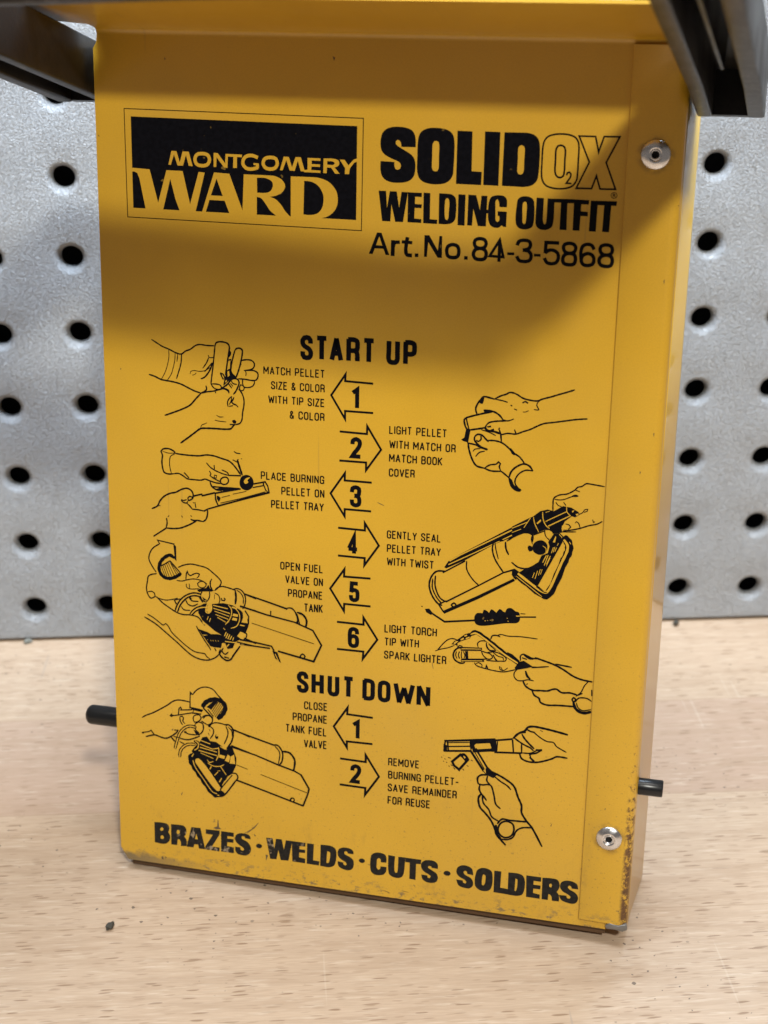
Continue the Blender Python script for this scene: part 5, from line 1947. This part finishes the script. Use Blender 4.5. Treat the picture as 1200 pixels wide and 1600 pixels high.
c 35.3 7828,2834 7834,2800 7871,2784 7907,2800 7913,2834 7913,2934 7907,2968 7871,2984 7834,2968 7828,2934
s 35.3 7968,2788! 7968,2988!
s 35.3 7968,2988 8025,2988 8049,2974 8053,2936 8049,2898 8025,2884 7968,2884
s 35.3 8021,2884 8045,2872 8051,2848 8053,2788
s 35.3 8193,2794! 8193,2994!
s 35.3 8193,2994 8250,2994 8275,2980 8279,2942 8275,2904 8250,2890 8193,2890
s 35.3 8246,2890 8270,2878 8277,2854 8279,2794
s 35.3 8410,2997! 8333,2997! 8333,2797! 8410,2797!
s 35.3 8333,2901! 8400,2901!
s 35.3 8465,3000 8465,2900 8465,2832 8479,2806 8508,2800 8536,2806 8550,2832 8550,2900 8550,3000
s 35.3 8686,2952 8684,2980 8668,3000 8646,3004 8621,2998 8605,2976 8605,2944 8621,2920 8670,2892 8688,2864 8688,2834 8672,2810 8646,2804 8619,2810 8605,2832 8605,2860
s 35.3 8822,3007! 8745,3007! 8745,2807! 8822,2807!
s 35.3 8745,2911! 8812,2911!
@section_heading 1
s 119.4 5496,15040 5491,15111 5452,15162 5398,15172 5339,15157 5299,15101 5299,15019 5339,14958 5457,14887 5501,14816 5501,14739 5462,14678 5398,14663 5334,14678 5299,14734 5299,14806
s 119.4 5678,15177! 5887,15177!
s 119.4 5782,15177! 5782,14668!
s 119.4 6043,14673! 6157,15182! 6271,14673!
s 119.4 6083,14825! 6231,14825!
s 119.4 6467,14678! 6467,15187!
s 119.4 6467,15187 6615,15187 6679,15152 6690,15055 6679,14958 6615,14922 6467,14922
s 119.4 6605,14922 6668,14892 6684,14831 6690,14678
s 119.4 6871,15192! 7081,15192!
s 119.4 6976,15192! 6976,14683!
s 119.4 7476,15200 7476,14946 7476,14772 7512,14706 7583,14691 7655,14706 7691,14772 7691,14946 7691,15200
s 119.4 7895,14696! 7895,15206!
s 119.4 7895,15206 8041,15206 8104,15170 8114,15068 8104,14961 8041,14926 7895,14926
@section_heading 2
s 120.3 5418,6106 5413,6175 5374,6225 5320,6235 5262,6220 5223,6166 5223,6086 5262,6027 5379,5957 5423,5887 5423,5813 5384,5753 5320,5739 5257,5753 5223,5808 5223,5878
s 120.3 5620,5740! 5620,6236!
s 120.3 5841,5740! 5841,6236!
s 120.3 5620,5998! 5841,5998!
s 120.3 6062,6237 6062,5989 6062,5820 6096,5756 6162,5741 6229,5756 6262,5820 6262,5989 6262,6237
s 120.3 6466,6238! 6667,6238!
s 120.3 6566,6238! 6566,5742!
s 120.3 7003,5743 7003,6240
s 120.3 7003,6240 7133,6240 7201,6210 7222,6140 7222,5991 7222,5842 7201,5773 7133,5743 7003,5743
c 120.3 7419,5868 7435,5784 7529,5744 7624,5784 7639,5868 7639,6116 7624,6201 7529,6241 7435,6201 7419,6116
s 120.3 7833,6242! 7935,5745! 8059,6142! 8182,5745! 8285,6242!
s 120.3 8453,5747! 8453,6243! 8698,5747! 8698,6243!
"""


def smooth_path(pts, closed):
    """Catmull-Rom through the points; flagged points stay sharp corners"""
    n = len(pts)
    if all(p[2] for p in pts):
        return [Vector((p[0], p[1])) for p in pts]
    q = [Vector((p[0], p[1])) for p in pts]
    sharp = [p[2] for p in pts]
    out = []
    m = n if closed else n - 1
    for i in range(m):
        p1, p2 = q[i], q[(i + 1) % n]
        p0 = q[(i - 1) % n] if (closed or i > 0) else p1 + (p1 - p2) * .3
        p3 = q[(i + 2) % n] if (closed or i + 2 < n) else p2 + (p2 - p1) * .3
        if sharp[i]:
            p0 = p1 + (p1 - p2) * .3
        if sharp[(i + 1) % n]:
            p3 = p2 + (p2 - p1) * .3
        L = (p2 - p1).length
        k = max(1, min(7, int(L / .35)))
        # centripetal tangents keep short/long neighbours from overshooting
        t01 = max((p1 - p0).length, 1e-4) ** .5
        t12 = max(L, 1e-4) ** .5
        t23 = max((p3 - p2).length, 1e-4) ** .5
        m1 = (p2 - p1) + t12 * ((p1 - p0) / t01 - (p2 - p0) / (t01 + t12))
        m2 = (p2 - p1) + t12 * ((p3 - p2) / t23 - (p3 - p1) / (t12 + t23))
        for j in range(k):
            t = j / k
            out.append((2 * t**3 - 3 * t**2 + 1) * p1 + (t**3 - 2 * t**2 + t) * m1 + (-2 * t**3 + 3 * t**2) * p2 + (t**3 - t**2) * m2)
    if not closed:
        out.append(q[-1])
    return out


def ribbon(path, w, closed, taper, hair=-.6):
    if not closed and not taper and len(path) > 2:
        for i in range(1, len(path) - 1):
            a = (path[i] - path[i - 1]).normalized()
            b = (path[i + 1] - path[i]).normalized()
            if a.dot(b) < hair:            # hairpin: two straight strokes meeting, as in N or W
                v1, f1 = ribbon(path[:i + 1], w, False, False, hair)
                v2, f2 = ribbon(path[i:], w, False, False, hair)
                k = len(v1)
                return v1 + v2, f1 + [tuple(q + k for q in f) for f in f2]
    q = [path[0]]
    for p in path[1:]:
        if (p - q[-1]).length > .02:
            q.append(p)
    if closed and len(q) > 2 and (q[0] - q[-1]).length < .02:
        q.pop()
    n = len(q)
    if n < 2:
        q.append(q[0] + Vector((.1, 0)))
        n = 2
    if not closed:                      # slightly rounded pen ends
        d0 = (q[1] - q[0]).normalized()
        d1 = (q[-1] - q[-2]).normalized()
        q[0] = q[0] - d0 * w * .12
        q[-1] = q[-1] + d1 * w * .12
    vs = []
    for i in range(n):
        a = q[i] - q[i - 1] if (i > 0 or closed) else q[1] - q[0]
        b = q[(i + 1) % n] - q[i] if (i < n - 1 or closed) else q[-1] - q[-2]
        a = a.normalized()
        b = b.normalized()
        t = a + b
        if t.length < .12:
            t = b
        t.normalize()
        nrm = Vector((-t.y, t.x))
        c = max(.5 if taper else .25, abs(t.dot(b)))
        ww = w / 2 / c
        if taper and not closed:
            e = min(i, n - 1 - i)
            ww *= (.62, .88, 1)[min(e, 2)] if n > 5 else 1
            ww *= 1 + .10 * math.sin(i * 1.7 + q[0].x * 3)
        vs += [q[i] + nrm * ww, q[i] - nrm * ww]
    fs = [(2 * i, 2 * i + 1, 2 * i + 3, 2 * i + 2) for i in range(n - 1)]
    if closed:
        fs.append((2 * n - 2, 2 * n - 1, 1, 0))
    return vs, fs


def build_prints():
    groups = []
    cur = None
    for ln in ART.strip().split('\n'):
        if ln[0] == '@':
            cur = (ln[1:].split()[0], [])
            groups.append(cur)
            continue
        t = ln.split()
        pts = []
        for a in t[2:]:
            sh = a.endswith('!')
            x, y = a.rstrip('!').split(',')
            pts.append((int(x) / 100, int(y) / 100, sh))
        cur[1].append((t[0], float(t[1]) / 100, pts))
    for name, items in groups:
        if name == 'scratch_mark':
            for typ, w, pts in items:
                path = smooth_path(pts, typ == 'f')
                if typ == 's':
                    pv, f2 = ribbon(path, w, False, True)
                    f2 = [(f[0], f[2], f[1]) if len(f) == 3 else tuple(reversed(f)) for f in f2]
                else:
                    pv, f2 = path, [tuple(t) for t in tessellate_polygon([[Vector((p.x, p.y, 0)) for p in path]])]
                zz = .82 if pv[0].x > PW else .04
                mesh_obj('scratch' if typ == 's' else 'paint_chip', [P(p.x, p.y, zz) for p in pv], f2, M_SCR, front)
            continue
        vs, fs, ix = [], [], []
        kb = ky = 0
        k = 0
        hand = name == 'step_drawing'
        while k < len(items):
            typ, w, pts = items[k]
            yel = typ[0] == 'y'
            typ = typ[-1]
            holes = []
            k += 1
            while k < len(items) and items[k][0] == 'h':
                holes.append(smooth_path(items[k][2], True))
                k += 1
            kb += 1
            z = .03 + kb * .0006
            b0 = len(vs)
            if typ == 'f':
                loops = [smooth_path(pts, True)] + holes
                tri = tessellate_polygon([[Vector((p.x, p.y, 0)) for p in lp] for lp in loops])
                pv = [p for lp in loops for p in lp]
                f2 = [tuple(t) for t in tri]
            else:
                closed = typ == 'c'
                pv, f2 = ribbon(smooth_path(pts, closed), w, closed, hand, -.93 if name == 'step_arrow' else -.6)
            for p in pv:
                vs.append(P(p.x, p.y, z))
            for f in f2:
                a, b, c = pv[f[0]], pv[f[1]], pv[f[2]]
                if (b - a).cross(c - a) < 0:
                    f = tuple(reversed(f))
                fs.append(tuple(b0 + i for i in f))
                ix.append(1 if yel else 0)
        ink = M_INKW if name == 'slogan' else M_SCR if name == 'scratch_mark' else M_INK
        o = mesh_obj(name, vs, fs, [ink, M_YEL], front, idx=ix)
    return


build_prints()

# ------------------------------------------------------------------ crumbs and chips lying about


def crumb(name, x, y, r, stretch, mat, label, seed):
    rnd = random.Random(seed)
    bm = bmesh.new()
    bmesh.ops.create_icosphere(bm, subdivisions=2, radius=1)
    for v in bm.verts:
        k = 1 + rnd.uniform(-.22, .22)
        v.co = Vector((v.co.x * stretch[0] * k, v.co.y * stretch[1] * k, v.co.z * stretch[2] * k)) * r * MM
    zmin = min(v.co.z for v in bm.verts)
    for v in bm.verts:
        v.co.z -= zmin
    me = bpy.data.meshes.new(name)
    bm.to_mesh(me)
    bm.free()
    me.materials.append(mat)
    o = bpy.data.objects.new(name, me)
    o.location = W(x, y, 0)
    o.rotation_euler = (0, 0, rnd.uniform(0, 3))
    col.objects.link(o)
    tag(o, label, 'debris')
    return o


M_CR1 = make_simple('crumb_green', (.17, .175, .155), .8)
M_CR2 = make_simple('crumb_dark', (.05, .045, .035), .8)
crumb('crumb', -3.7, -1.4, 1.05, (1.5, .8, .8), M_CR1, 'pale greenish crumb at the foot of the pegboard, left of the yellow case', 1)
crumb('crumb', 227.6, -2.6, 1.2, (1.4, .8, .8), M_CR2, 'dark grey crumb at the foot of the pegboard, right of the yellow case', 2)
crumb('stone_chip', 42.6, -150, 1.1, (1.35, .9, .7), M_CR2, 'small dark stone chip on the bench before the lower left corner of the case', 5)
